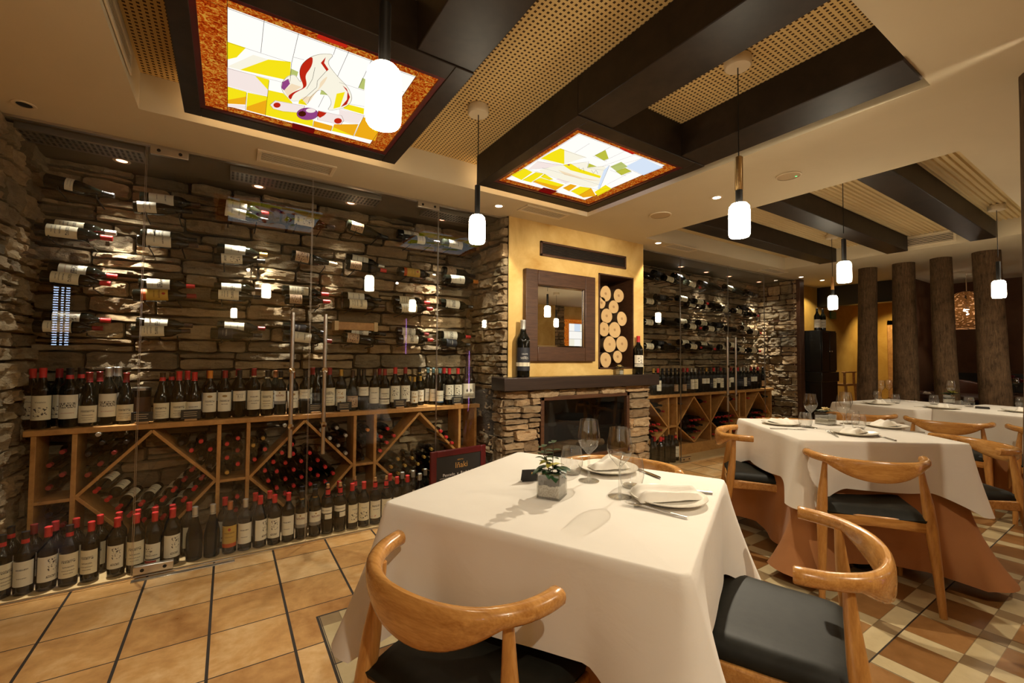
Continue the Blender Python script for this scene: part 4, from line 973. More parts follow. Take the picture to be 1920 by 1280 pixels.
def label_mesh(shape, lab, text=None, zr=None):
    k = ('l', shape, lab, text, zr)
    if k not in _bm:
        r = max(p[0] for p in PROF[shape][0]) + .0005
        mat = M['label plain'] if lab == 'small' else M['label ' + lab]
        z0, z1 = zr or LH.get(lab) or LZ[shape]
        if shape != 'claret' and not zr: z0, z1 = z0 * .85, min(z1, {'burgundy': .125, 'slim': .145}[shape])
        arc = R_(140); n = 14; mb = MB(); mb.uv = []
        for i in range(n + 1):
            a = -PI / 2 + arc * (i / n - .5)
            for j, z in enumerate((z0, z1)): mb.v.append((r * math.cos(a), r * math.sin(a), z)); mb.uv.append((i / n, j))
            if i: mb.f.append((2 * i - 2, 2 * i, 2 * i + 1, 2 * i - 1)); mb.mi.append(0)
        mats = [mat]
        if text:
            for (s, h, fz, ink) in text:
                vs, fs = text_mesh(s); zc = z0 + (z1 - z0) * fz
                mb.add([((r + .0006) * math.cos(-PI / 2 + v.x * h / r), (r + .0006) * math.sin(-PI / 2 + v.x * h / r), zc + v.y * h) for v in vs], fs, 1)
                ik = ink
            mats.append(M[ik])
        _bm[k] = mb.mesh('label', mats, 60)
    return _bm[k]
def bottle(shape, cap, lab, matrix, label, group, text=None, glass='bottle', zr=None, name='wine_bottle'):
    o = put(name, body_mesh(shape, glass)); o.matrix_world = matrix
    tag(o, label, 'bottle', group)
    if cap: put('capsule', cap_mesh(shape, cap), o)
    if lab: put('label', label_mesh(shape, lab, text, zr), o)
    return o
def standing(x, y, z, rot=0.0, s=1.0): return Matrix.Translation((x, y, z)) @ Matrix.Rotation(rot, 4, 'Z') @ Matrix.Scale(s, 4)
def lying(base, neck, face=Vector((0, -1, 0)), s=1.0):
    zz = (neck - base).normalized(); yy = -(face - zz * face.dot(zz)).normalized(); xx = yy.cross(zz)
    return Matrix.Translation(base) @ Matrix((xx, yy, zz)).transposed().to_4x4() @ Matrix.Scale(s, 4)
CAPNAME = {'black red': 'black and red', 'brown red': 'brown and red', 'black cream': 'black and cream', 'red cream': 'red and cream', 'black gold': 'black and gold', 'cork': 'cork'}
capn = lambda c: CAPNAME.get(c, c)
LABN = {'small': 'small white', 'grey band': 'grey-banded', 'vine': 'vine', 'drawing': 'drawn', 'bird': 'bird', 'two tags': 'twin-tag', 'two part': 'two-part', 'plain': 'white', 'art': 'pictured', 'red strip': 'red-striped', 'blue band': 'blue-banded'}
labn = lambda l: LABN.get(l, l)
VIV = (('Vivanco', .009, .70, 'ink'),)

# standing on the near shelf: px, row, shape, capsule, label, text, scale
SHELF = [(60, 1, 'claret', 'red', 'vine', VIV, 1.08), (79, 0, 'claret', 'red', 'vine', VIV, 1.1), (110, 1, 'claret', 'dark red', 'vine', None, 1.08), (130, 0, 'claret', 'black red', 'script', None, 1.1), (151, 1, 'claret', 'black red', 'script', None, 1.1),
    (166, 0, 'burgundy', 'dark red', 'cream', None, 1.02), (183, 1, 'burgundy', 'dark red', 'cream', None, 1.02), (198, 0, 'claret', 'silver', 'script', None, 1.1), (207, 1, 'claret', 'silver', 'script', None, 1.1), (215, 2, 'claret', 'silver', 'script', None, 1.1), (231, 0, 'burgundy', 'dark red', 'cream', None, 1.0),
    (304, 0, 'burgundy', 'brown red', 'cream', None, 1.0), (321, 1, 'burgundy', 'brown red', 'cream', None, 1.0), (326, 0, 'burgundy', 'red', 'cream', None, 1.02), (346, 1, 'burgundy', 'red', 'plain', None, 1.02), (353, 0, 'burgundy', 'red', 'plain', None, 1.0),
    (375, 0, 'claret', 'orange', 'white', None, 1.02), (391, 1, 'claret', 'dark red', 'white', None, 1.02), (398, 0, 'claret', 'dark red', 'white', None, 1.02), (413, 1, 'claret', 'black', 'small', None, 1.02), (423, 0, 'claret', 'black', 'small', (('B-12', .011, .4, 'ink'),), 1.02),
    (440, 1, 'claret', 'red cream', 'white', None, 1.05), (448, 0, 'claret', 'red cream', 'plain', (('LUIS CAÑAS', .0085, .42, 'ink'),), 1.06), (464, 1, 'claret', 'black cream', 'cream', None, 1.02), (473, 0, 'claret', 'black cream', 'cream', None, 1.02),
    (499, 0, 'claret', 'black gold', 'grey band', None, 1.0), (516, 1, 'claret', 'copper', 'white', None, 1.0), (525, 0, 'claret', 'copper', 'white', None, .98), (546, 0, 'claret', 'black', 'small', None, 1.0), (569, 0, 'slim', 'black', None, None, 1.02),
    (585, 1, 'claret', 'dark red', 'cream', None, 1.06), (594, 0, 'claret', 'dark red', 'cream', (('LAN', .012, .72, 'ink'),), 1.06), (615, 1, 'claret', 'gold', 'crest', None, 1.02), (624, 0, 'claret', 'gold', 'crest', (('Muga', .012, .48, 'gold_ink'),), 1.02), (640, 1, 'burgundy', 'brown', 'art', None, 1.0), (661, 0, 'burgundy', 'brown', 'art', None, 1.0),
    (672, 1, 'claret', 'black', 'small', None, 1.02), (681, 0, 'claret', 'black', 'small', None, 1.02), (700, 0, 'claret', 'brown', 'plain', None, 1.02), (711, 1, 'claret', 'dark red', 'two part', None, 1.02), (718, 0, 'claret', 'dark red', 'two part', None, 1.02), (735, 0, 'claret', 'red', 'bird', None, 1.06), (752, 0, 'claret', 'dark red', 'bird', None, 1.06),
    (768, 1, 'claret', 'gold', 'crest', None, .8), (777, 0, 'claret', 'gold', 'crest', (('Muga', .012, .48, 'gold_ink'),), .8), (788, 1, 'claret', 'gold', 'crest', None, .8), (786, 2, 'claret', 'black gold', None, None, 1.06), (799, 2, 'slim', 'teal', 'plain', None, .98), (812, 1, 'slim', 'teal', 'plain', None, .98), (824, 0, 'slim', 'teal', 'blue band', None, .98),
    (842, 0, 'claret', 'red', 'portrait', None, 1.02), (832, 2, 'claret', 'red', 'portrait', None, 1.02), (857, 0, 'claret', 'red', 'portrait', None, 1.02), (872, 0, 'claret', 'black', 'diamond', None, 1.06), (889, 0, 'claret', 'black', 'diamond', None, 1.06)]
ROWY = [3.425, 3.505, 3.565]; RN = ['front', 'second', 'rear']
cnt = [0, 0, 0]
lastx = [-9, -9, -9]
for (px, row, sh, cap, lab, text, s) in SHELF:
    x = at(px, 740, 'y', ROWY[row]).x
    x = max(x, lastx[row] + .079 * min(s, 1.04)); x = min(x, 1.79); lastx[row] = x
    cam_a = -math.atan2(x, ROWY[row]) * .75
    bottle(sh, cap, lab, standing(x, ROWY[row], ST, cam_a + random.uniform(-.15, .15), s), f"{capn(cap)}-capped bottle{' with ' + labn(lab) + ' label' if lab else ''}, {nth(cnt[row])} from left, {RN[row]} row, near cellar shelf", 'bottles on the near cellar shelf', text)
    cnt[row] += 1
t = thing('gift_canister', 'dark gift canister with a steel lid standing on the near cellar shelf', 'canister', (at(266, 740, 'y', 3.5).x, 3.5, ST))
MB().lathe([(.046, 0), (.046, .19)], 24).obj('tube_body', M['black_gloss'], t); MB().lathe([(.047, .19), (.047, .205), (.03, .21)], 24).obj('lid', M['steel'], t); MB().lathe([(.0465, .06), (.0465, .15)], 24, cap0=False, cap1=False).obj('wrap', M['frame_wood'], t)
for i, (px, py, txt) in enumerate(((266, 790, ''), (358, 776, ''), (592, 769, ''), (646, 764, ''), (750, 759, ''), (858, 754, ''))):
    x = at(px, py, 'y', 3.365).x
    t = thing('price_card', ['small slate price card in front of the gift canister', 'small slate price card before the plain-labelled burgundy bottle', 'small slate price card right of the right door handle', 'small slate price card below the pictured labels', 'small slate price card before the bird labels', 'small slate price card before the portrait labels'][i], 'price card', (x, 3.366, ST), 0, 'slate price cards')
    MB().box(-.032, -.009, 0, .032, .009, .014).obj('cork_base', M['cap cork'], t, 30, .004); mb = MB().box(-.05, -.003, .012, .05, .003, .07); mb.obj('slate', M['slate'], t, 30, .001)
    mb = MB()
    for k in range(3): mb.box(-.036, -.0042, .03 + k * .012, .02 + .014 * random.random(), -.0032, .033 + k * .012)
    mb.obj('chalk_writing', M['cap cream'], t)

# standing on the cellar floor in front of the rack: px of neck, row, ...
FLOOR = [(3, 0, 'claret', 'black red', 'cream', None, 1.0), (19, 1, 'claret', 'black red', 'cream', None, 1.02), (44, 0, 'claret', 'black red', 'plain', None, 1.0), (62, 1, 'claret', 'dark red', 'plain', None, 1.0), (89, 0, 'claret', 'red', 'drawing', None, 1.02), (102, 1, 'claret', 'red', 'plain', None, 1.0), (120, 0, 'claret', 'black red', 'cream', None, 1.0), (137, 1, 'claret', 'red', 'cream', None, 1.0),
    (170, 0, 'claret', 'red', 'cream', None, 1.0), (186, 1, 'claret', 'red', 'cream', None, 1.0), (207, 1, 'claret', 'red', 'plain', None, 1.0), (219, 0, 'claret', 'red', 'drawing', None, 1.0), (235, 1, 'claret', 'red', 'drawing', None, 1.0), (250, 0, 'claret', 'red', 'cream', None, 1.02), (261, 1, 'claret', 'red', 'cream', None, 1.0), (285, 0, 'claret', 'red', 'red strip', None, 1.0), (294, 1, 'claret', 'red', 'drawing', None, 1.0), (320, 0, 'claret', 'red', 'drawing', None, 1.02), (334, 1, 'claret', 'red', 'cream', None, 1.0),
    (365, 0, 'burgundy', 'silver', None, None, 1.0), (395, 0, 'burgundy', 'silver', None, None, 1.0), (421, 1, 'claret', 'red', 'drawing', None, 1.0), (431, 0, 'claret', 'copper', 'yellow', None, 1.0), (453, 0, 'claret', 'silver', 'plain', None, 1.0), (478, 1, 'claret', 'red', 'plain', None, 1.0), (484, 0, 'claret', 'red', 'drawing', None, 1.02), (505, 1, 'claret', 'red', 'drawing', None, 1.0), (511, 0, 'claret', 'red', 'drawing', None, 1.0), (530, 0, 'claret', 'red', 'plain', None, 1.0),
    (555, 0, 'claret', 'black gold', 'grey band', None, 1.0), (566, 1, 'claret', 'black gold', 'grey band', None, 1.0), (577, 0, 'claret', 'black gold', 'grey band', None, 1.0), (589, 1, 'claret', 'black', None, None, 1.0), (599, 0, 'claret', 'cork', 'two tags', None, 1.0), (611, 1, 'claret', 'black', None, None, 1.0), (621, 0, 'claret', 'cork', 'two tags', None, 1.0), (635, 1, 'claret', 'red', 'vine', VIV, 1.0), (643, 0, 'claret', 'red', 'vine', VIV, 1.0), (665, 1, 'claret', 'cork', None, None, 1.0), (667, 0, 'claret', 'red', 'vine', VIV, 1.0),
    (692, 0, 'claret', 'cork', 'logo', None, 1.0), (714, 0, 'claret', 'cork', 'plain', None, 1.0), (731, 1, 'claret', 'red', 'plain', None, 1.0), (741, 0, 'claret', 'red', 'plain', None, 1.0), (754, 1, 'claret', 'silver', 'plain', None, 1.0), (763, 0, 'claret', 'red', 'plain', None, 1.0), (774, 1, 'claret', 'silver', 'plain', None, 1.0), (787, 0, 'claret', 'silver', 'plain', None, 1.0), (797, 1, 'claret', 'silver', 'plain', None, 1.0), (903, 1, 'claret', 'red', 'plain', None, 1.06)]
FR = [3.15, 3.255]
cnt = [0, 0]; lastx = [-9, -9]
for (px, row, sh, cap, lab, text, s) in FLOOR:
    py = 1000 - max(0, px - 100) * .19
    x = max(at(px, py + 40, 'y', FR[row]).x, lastx[row] + .0785 * (1.08 if sh == 'burgundy' else 1)); lastx[row] = x
    cam_a = -math.atan2(x, FR[row]) * .75
    z = .014
    if px == 903: z = .10; x = at(903, 850, 'y', 3.255).x
    bottle(sh, cap, lab, standing(x, FR[row], z, cam_a + random.uniform(-.5, .6), s), f"{capn(cap)}-capped bottle{' with ' + labn(lab) + ' label' if lab else ''}, {nth(cnt[row])} from left, {'front' if row == 0 else 'back'} row, near cellar floor" if px != 903 else 'red-capped bottle standing behind the slate menu board', 'bottles on the near cellar floor', text)
    cnt[row] += 1
tag(MB().box(1.55, 3.19, .014, 1.85, 3.33, .10).obj('wooden_plinth', M['rack_wood'], None, 30, .003), 'low wooden plinth under the bottle behind the slate menu board', 'plinth')

# lying on pegs on the near stone wall: (column, row, place, base px, neck px, capsule, label, shape)
c1 = lambda x, y: (x / 2.667, 200 + y / 2.667)
c3 = lambda x, y: (380 + x / 3.31, 300 + y / 3.31)
WALL = [(0, 0, 's', c1(225, 365), c1(572, 447), 'black', 'small', 'burgundy'), (0, 1, 'u', c1(225, 590), c1(580, 633), 'silver', 'cream', 'claret'), (0, 1, 'l', c1(176, 612), c1(562, 660), 'red', 'cream', 'claret'),
    (0, 2, 'u', c1(245, 805), c1(586, 850), 'red', 'script', 'claret'), (0, 2, 'l', c1(204, 846), c1(552, 886), 'red', 'cream', 'claret'), (0, 3, 'u', c1(215, 1045), c1(553, 1070), 'red', 'drawing', 'claret'), (0, 3, 'l', c1(168, 1098), c1(513, 1108), 'dark red', 'cream', 'claret'),
    (1, 0, 'u', c1(700, 455), c1(1002, 492), 'brown', 'plain', 'claret'), (1, 0, 'l', c1(668, 503), c1(962, 525), 'black', 'plain', 'burgundy'), (1, 1, 'u', c1(705, 636), c1(985, 668), 'black', 'two part', 'claret'), (1, 1, 'l', c1(686, 668), c1(990, 695), 'brown', 'plain', 'claret'),
    (1, 2, 'u', c1(695, 884), c1(972, 899), 'red', 'script', 'claret'), (1, 2, 'l', c1(664, 942), c1(981, 947), 'dark red', 'yellow', 'claret'), (1, 3, 'u', c1(685, 1078), c1(960, 1095), 'brown', 'script', 'claret'), (1, 3, 'l', c1(658, 1125), c1(951, 1122), 'brown', 'cream', 'claret'),
    (2, 0, 'u', c3(95, 270), c3(411, 334), 'red', 'plain', 'claret'), (2, 0, 'l', c3(90, 310), c3(405, 377), 'brown', 'plain', 'claret'), (2, 1, 'u', c3(88, 550), c3(400, 590), 'gold', 'plain', 'claret'), (2, 1, 'l', c3(65, 610), c3(386, 630), 'black', 'drawing', 'claret'),
    (2, 2, 'u', c3(80, 790), c3(360, 805), 'brown', 'script', 'claret'), (2, 2, 'l', c3(70, 835), c3(340, 852), 'black', 'cream', 'claret'), (2, 3, 'u', c3(92, 1028), c3(383, 1046), 'dark red', 'plain', 'claret'), (2, 3, 'l', c3(48, 1074), c3(370, 1090), 'black', 'dark', 'burgundy'),
    (3, 0, 's', c3(515, 362), c3(822, 420), 'brown', 'drawing', 'claret'), (3, 1, 's', c3(548, 592), c3(833, 650), 'cream', 'art', 'burgundy'), (3, 2, 'u', c3(490, 808), c3(779, 835), 'red', 'cream', 'claret'), (3, 2, 'l', c3(508, 862), c3(788, 880), 'red', 'art', 'claret'),
    (3, 3, 'u', c3(494, 1032), c3(771, 1074), 'black', 'dark', 'claret'), (3, 3, 'l', c3(497, 1088), c3(800, 1125), 'dark red', 'plain', 'claret'), (4, 0, 's', c3(895, 402), c3(1148, 484), 'black', 'art', 'burgundy'), (4, 1, 'u', c3(885, 604), c3(1125, 662), 'silver', 'plain', 'claret'),
    (4, 1, 'l', c3(885, 645), c3(1138, 688), 'red', 'art', 'claret'), (4, 2, 'u', c3(858, 845), c3(1105, 868), 'black', 'plain', 'claret'), (4, 2, 'l', c3(862, 890), c3(1131, 907), 'brown', 'cream', 'claret'), (4, 3, 'u', c3(870, 1055), c3(1140, 1082), 'black', 'script', 'claret'), (4, 3, 'l', c3(860, 1098), c3(1132, 1132), 'brown', 'art', 'claret'),
    (5, 0, 'u', c3(1196, 455), c3(1440, 500), 'black', 'script', 'claret'), (5, 0, 'l', c3(1243, 488), c3(1466, 512), 'brown', 'small', 'claret'), (5, 1, 's', c3(1205, 690), c3(1446, 720), 'cream', 'yellow', 'claret'), (5, 2, 'u', c3(1170, 868), c3(1415, 888), 'red', 'cream', 'claret'), (5, 2, 'l', c3(1180, 920), c3(1433, 924), 'red', 'cream', 'claret'),
    (5, 3, 'u', c3(1203, 1060), c3(1398, 1082), 'dark red', 'script', 'claret'), (5, 3, 'l', c3(1205, 1112), c3(1426, 1116), 'red', 'script', 'claret'), (6, 0, 's', c3(1480, 512), c3(1700, 556), 'black', 'plain', 'claret'), (6, 1, 'u', c3(1485, 685), c3(1690, 722), 'black', 'art', 'claret'), (6, 1, 'l', c3(1487, 736), c3(1718, 757), 'orange', 'plain', 'claret'),
    (6, 2, 's', c3(1465, 885), c3(1679, 914), 'black', 'script', 'claret'), (6, 3, 'u', c3(1455, 1085), c3(1660, 1098), 'red', 'script', 'claret'), (6, 3, 'l', c3(1478, 1130), c3(1655, 1146), 'black', 'dark', 'claret')]
pegs = {}
for (c, r, pl, b, n, cap, lab, sh) in WALL:
    y = 3.50 if pl == 'u' else 3.40 if pl == 'l' else 3.43
    pb, pn = at(*b, 'y', y), at(*n, 'y', y)
    d = (pn - pb).normalized()
    s = min(1.06, max(.93, (pn - pb).length / .30)); ctr = (pb + pn) / 2; pb = ctr - d * .15 * s
    where = {'u': 'upper ', 'l': 'lower ', 's': 'single '}[pl]
    bottle(sh, cap, lab, lying(pb, pb + d, Vector((-.15, -1, .25)), s), f"{where}{capn(cap)}-capped bottle lying on near stone wall, {nth(c)} column from left, {nth(r)} row down", 'bottles lying on the near stone wall')
    pegs.setdefault((c, r), []).append((pb + d * .06, pb + d * .22))
for (c, r), L in pegs.items():
    zl = min(min(a.z, b.z) for a, b in L); ya = min(a.y for a, b in L); a, b = L[-1]
    mb = MB()
    for q in (a, b):
        mb.tube([(q.x, 3.62, q.z - .055), (q.x, ya - .03, q.z - .043), (q.x, ya - .035, q.z - .03)], .0035)
    tag(mb.obj('bottle_peg', M['black_metal']), f'thin dark metal pegs under the stone wall bottles, near cellar {nth(c)} column, {nth(r)} row down', 'bottle holder', 'bottle pegs on the near stone wall')
# wooden wine crate over the lower row
t = thing('wine_crate', 'small pale wooden wine crate lying on the near stone wall between the bottles', 'crate', (at(667, 610, 'y', 3.48).x, 3.5, at(667, 612, 'y', 3.48).z))
MB().box(-.135, -.05, -.03, .135, .05, .03).obj('crate_body', M['rack_wood'], t, 30, .003); MB().box(-.16, -.056, -.036, -.13, .056, .036).obj('end_board', M['board'], t, 30, .002); MB().box(.13, -.056, -.036, .16, .056, .036).obj('end_board', M['board'], t, 30, .002)

# bottle necks in the bins of the near rack
d2 = lambda x, y: (x / 2.667, 660 + y / 2.667)
d4 = lambda x, y: (440 + x / 3.2, 660 + y / 3.2)
BINS = {
    'upper left cubby': [(*d2(310, 500), 'dark red'), (*d2(245, 567), 'dark red'), (*d2(310, 614), 'dark red'), (*d2(240, 680), 'dark red')],
    'lower left cubby': [(*d2(235, 820), 'black'), (*d2(310, 866), 'dark red')],
    'corner left of left diamond': [(*d2(510, 455), 'black'), (*d2(440, 512), 'black'), (*d2(570, 503), 'dark red'), (*d2(500, 560), 'dark red'), (*d2(437, 615), 'dark red'), (*d2(630, 450), 'black'), (*d2(490, 412), 'silver')],
    'left diamond': [(*d2(475, 697), 'red'), (*d2(533, 740), 'red'), (*d2(588, 782), 'red'), (*d2(645, 818), 'red'), (*d2(702, 762), 'red'), (*d2(768, 785), 'red'), (*d2(811, 740), 'red'), (*d2(865, 692), 'red'), (*d2(918, 640), 'dark red'), (*d2(957, 590), 'dark red'), (*d2(915, 742), 'red'), (*d2(968, 686), 'red'), (*d2(1005, 632), 'dark red'), (*d2(810, 830), 'red'), (*d2(708, 850), 'red'), (*d2(860, 790), 'red')],
    'corner right of left diamond': [(*d2(1005, 447), 'red'), (*d2(957, 492), 'red'), (*d2(1051, 487), 'red'), (*d2(905, 457), 'black'), (*d2(1003, 532), 'black'), (*d2(1050, 570), 'black')],
    'upper cubby after left diamond': [(*d2(1135, 460), 'red'), (*d2(1190, 431), 'red'), (*d2(1188, 492), 'dark red'), (*d2(1135, 529), 'red'), (*d2(1189, 560), 'red'), (*d2(1135, 602), 'gold')],
    'lower cubby after left diamond': [(*d2(1186, 724), 'red'), (*d2(1180, 790), 'dark red')],
    'corner left of middle diamond': [(*d4(302, 440), 'silver'), (*d4(171, 517), 'gold'), (*d4(112, 560), 'gold'), (*d4(182, 583), 'red'), (*d4(120, 645), 'red')],
    'middle diamond': [(*d4(x, y), 'red') for x, y in ((285, 605), (352, 612), (233, 660), (305, 665), (400, 655), (182, 712), (253, 716), (355, 706), (202, 772), (305, 762), (402, 750), (253, 815), (355, 803), (455, 703), (452, 606), (500, 650), (545, 690), (500, 740), (455, 792), (545, 780), (592, 728), (303, 850), (405, 845), (345, 555))],
    'corner right of middle diamond': [(*d4(520, 468), 'silver'), (*d4(614, 455), 'silver'), (*d4(573, 517), 'silver'), (*d4(668, 500), 'silver'), (*d4(623, 560), 'silver'), (*d4(668, 607), 'silver')],
    'upper cubby after middle diamond': [(*d4(800, 467), 'orange'), (*d4(760, 500), 'black'), (*d4(770, 560), 'black'), (*d4(770, 640), 'black')],
    'corner left of right diamond': [(*d4(920, 460), 'red'), (*d4(880, 508), 'red'), (*d4(958, 502), 'red'), (*d4(915, 543), 'red'), (*d4(875, 592), 'red')],
    'right diamond': [(*d4(x, y), 'gold') for x, y in ((983, 643), (1067, 637), (1140, 630), (1183, 583), (942, 690), (1025, 682), (1102, 672), (1180, 663), (985, 730), (1067, 718), (1140, 712), (1215, 705), (1027, 767), (1107, 757), (1183, 747), (1222, 622))],
    'corner right of right diamond': [(*d4(1240, 475), 'red'), (*d4(1273, 510), 'red'), (*d4(1307, 545), 'red')],
}
rb = random.Random(11)
for bn, L in BINS.items():
    pts = [(at(px, py, 'y', 3.335), cap) for px, py, cap in L]
    pts.sort(key=lambda q: q[0].z)
    rows = []
    for p, cap in pts:
        if rows and p.z - rows[-1][0][0].z < .03: rows[-1].append((p, cap))
        else: rows.append([(p, cap)])
    for ri, row in enumerate(rows):
        row.sort(key=lambda q: q[0].x)
        for ci, (p, cap) in enumerate(row):
            dirv = Vector((rb.uniform(-.03, .03), -1, rb.uniform(-.02, .03)))
            if bn == 'left diamond': dirv = Vector((-.25, -1, -.18))
            dirv.normalize(); s = .80
            base = p - dirv * .30 * s
            pos = f'{nth(ci)} from left, {nth(ri)} row up'
            bottle('claret', cap, 'cream' if bn == 'left diamond' else None, lying(base, p, Vector((0, -.3, 1)), s), f'{capn(cap)} bottle neck, {pos}, {bn}', 'bottles lying in the near rack')

# ---------------------------------------------------------------- far cellar bottles
e6 = lambda x, y: (1200 + x / 5.818, 480 + y / 5.818)
FW = [[(90, 218, 0), (215, 205, 0), (325, 258, 1), (430, 235, 0), (565, 312, 1), (705, 312, 0), (820, 340, 0), (975, 352, 1), (1090, 395, 0), (1200, 410, 0)],
      [(105, 497, 1), (245, 455, 0), (475, 470, 1), (565, 532, 1), (650, 502, 1), (735, 560, 1), (830, 547, 0), (925, 588, 1), (1070, 603, 1), (1130, 575, 0), (1215, 640, 2)],
      [(100, 725, 1), (225, 700, 0), (335, 735, 0), (470, 717, 1), (570, 772, 1), (690, 735, 1), (770, 795, 1), (855, 757, 0), (1000, 800, 0), (1150, 790, 1), (1245, 832, 1)],
      [(105, 985, 1), (225, 955, 0), (320, 1002, 0), (490, 945, 1), (580, 988, 1), (690, 965, 1), (730, 1005, 2), (920, 995, 1), (1010, 972, 1), (1100, 1022, 1), (1235, 1032, 1)]]
for r, row in enumerate(FW):
    for i, (x, y, k) in enumerate(row):
        yy = 3.50 if i % 2 else 3.42
        p = at(*e6(x, y), 'y', yy); d = Vector((.97, -.05, -.14 if r == 0 else -.05)).normalized()
        cap = ['black', 'brown', 'red'][k] if k != 1 else ['silver', 'red', 'black'][i % 3]
        bottle('claret', cap, ['dark', 'cream', None][k] if k != 0 or i % 2 else None, lying(p - d * .13, p + d, Vector((-.4, -1, .2)), 1.0), f'dark bottle lying on the far cellar stone wall, {nth(r)} row down, {nth(i)} from left', 'bottles lying on the far stone wall')
        mb = MB()
        for k in (-.06, .08):
            q = p + d * k; mb.tube([(q.x, 3.68, q.z - .052), (q.x, q.y - .03, q.z - .042), (q.x, q.y - .036, q.z - .03)], .0035)
        tag(mb.obj('bottle_peg', M['black_metal']), f'thin metal pegs under a far cellar wall bottle, {nth(r)} row down, {nth(i)} from left', 'bottle holder', 'bottle pegs on the far stone wall')
FS = [(135, 'gold', None), (180, 'red', 'plain'), (215, 'black', None), (250, 'black', None), (290, 'black', None), (320, 'black', 'art'), (345, 'brown', None), (385, 'dark red', 'art'), (432, 'red', 'dark'), (482, 'silver', 'plain'), (537, 'silver', 'cream'), (580, 'brown', None), (612, 'black', 'small'), (637, 'gold', 'small'), (672, 'black', 'dark'), (697, 'red', 'cream'), (742, 'black', 'small'), (802, 'dark red', 'cream'),
      (842, 'black', None), (870, 'red', 'cream'), (908, 'dark red', 'small'), (945, 'black', 'dark'), (965, 'red', 'dark'), (995, 'silver', 'dark'), (1038, 'silver', 'drawing'), (1080, 'silver', 'dark'), (1105, 'red', 'small'), (1142, 'black', 'small'), (1178, 'red', None), (1228, 'black', 'art')]
lx = -9
for i, (x, cap, lab) in enumerate(FS):
    xx = max(at(1200 + x / 5.332, 722, 'y', 3.43).x, lx + .08); lx = xx
    if xx > 6.74: xx = 6.74 - .0
    bottle('claret', cap, lab, standing(xx, 3.43, ST - .03, -.45 + .5 * ((i * 7) % 5 - 2) / 2, 1.03), f"{capn(cap)}-capped bottle standing on the far cellar shelf, {nth(i)} from left", 'bottles on the far cellar shelf')
for i, (x, cap, lab) in enumerate(((118, 'black', None), (146, 'dark red', None), (207, 'red', None), (232, 'cork', None), (262, 'black', None), (291, 'black', 'plain'), (323, 'black', None), (357, 'cork', 'plain'))):
    bottle('claret', cap, lab, standing(at(1200 + x / 5.332, 850, 'y', 3.2 + .04 * (i % 2)).x, 3.2 + .04 * (i % 2), .014, -.6, 1.0), f'{capn(cap)}-capped bottle standing on the far cellar floor, {nth(i)} from left', 'bottles on the far cellar floor')
mb = MB(); rb = random.Random(4)
for (a, b, zm) in FD:
    c = (a + b) / 2; hw = (b - a) / 2
    for iz in range(9):
        z = .20 + iz * .072
        for ix in range(-4, 5):
            x = c + ix * .082 + (.041 if iz % 2 else 0)
            ins = abs(x - c) / hw + abs(z - zm) / (.36 if z > zm else .23)
            fill = z < zm + .08
            if (ins < .82 and fill) or (ins > 1.25 and abs(x - c) < hw - .05 and z < .66 and rb.random() < .8):
                m = Matrix.Translation((x, 3.60, z)) @ Matrix.Rotation(PI / 2, 4, 'X') @ Matrix.Scale(.78, 4)
                k = rb.choice([1, 1, 2, 3]) if c < 4.5 or c > 5.3 else rb.choice([1, 3, 3, 2])
                mb.lathe(PROF['claret'][0], 10, 0, m, cap0=False); ra, rb_, z0, z1 = PROF['claret'][1]
                mb.lathe([(ra, z0), (rb_, z1), (0, z1)], 8, k, m, cap0=False, cap1=False)
o = mb.obj('rack_bottles', [M['bottle'], M['cap red'], M['cap dark red'], M['cap black']])
tag(o, 'dark bottles stacked in the bins of the far cellar rack', 'bottles', None, 'stuff')

# ---------------------------------------------------------------- chimney breast furnishings
o = MB().box(1.785, 2.86, .925, 3.60, 3.06, 1.028).obj('mantel_shelf', M['mantel'], None, 30, .005); tag(o, 'thick dark wood mantel shelf over the stone fireplace', 'mantel shelf')
t = thing('fireplace_insert', 'glass-fronted black fireplace set in the stone hearth', 'fireplace', ((HX0 + HX1) / 2, 2.95, HZ0))
w, h = (HX1 - HX0) / 2, HZ1 - HZ0
mb = MB()
for a in ((-w, 0, 0, w, .50, .01), (-w, 0, h - .01, w, .5, h), (-w, 0, 0, -w + .01, .5, h), (w - .01, 0, 0, w, .5, h), (-w, .49, 0, w, .5, h)): mb.box(*a)
mb.obj('firebox', M['plain_black'], t, None)
mb = MB()
for a in ((-w, -.02, 0, -w + .035, .02, h), (w - .035, -.02, 0, w, .02, h), (-w, -.02, 0, w, .02, .03), (-w, -.02, h - .035, w, .02, h)): mb.box(*a)
mb.obj('frame', M['frame_wood'], t, 30, .003)
mb = MB(); mb.add([(-w, .0, 0), (w, .0, 0), (w, .0, h), (-w, .0, h)], [(0, 1, 2, 3)]); mb.obj('glass_front', M['pane'], t, None)
for i, (x, y, a) in enumerate(((-.2, .2, .15), (.05, .28, -.2), (.25, .22, .1))):
    f = tag(MB().tube([(-.17, 0, 0), (0, .01, .01), (.17, 0, 0)], [.035, .04, .033]).obj('firewood_log', M['log_bark'], None, 40, 0, ((HX0 + HX1) / 2 + x, 2.95 + y, HZ0 + .055), a), f'split firewood log inside the dark fireplace, {nth(i)} from left', 'log', 'logs in the fireplace')
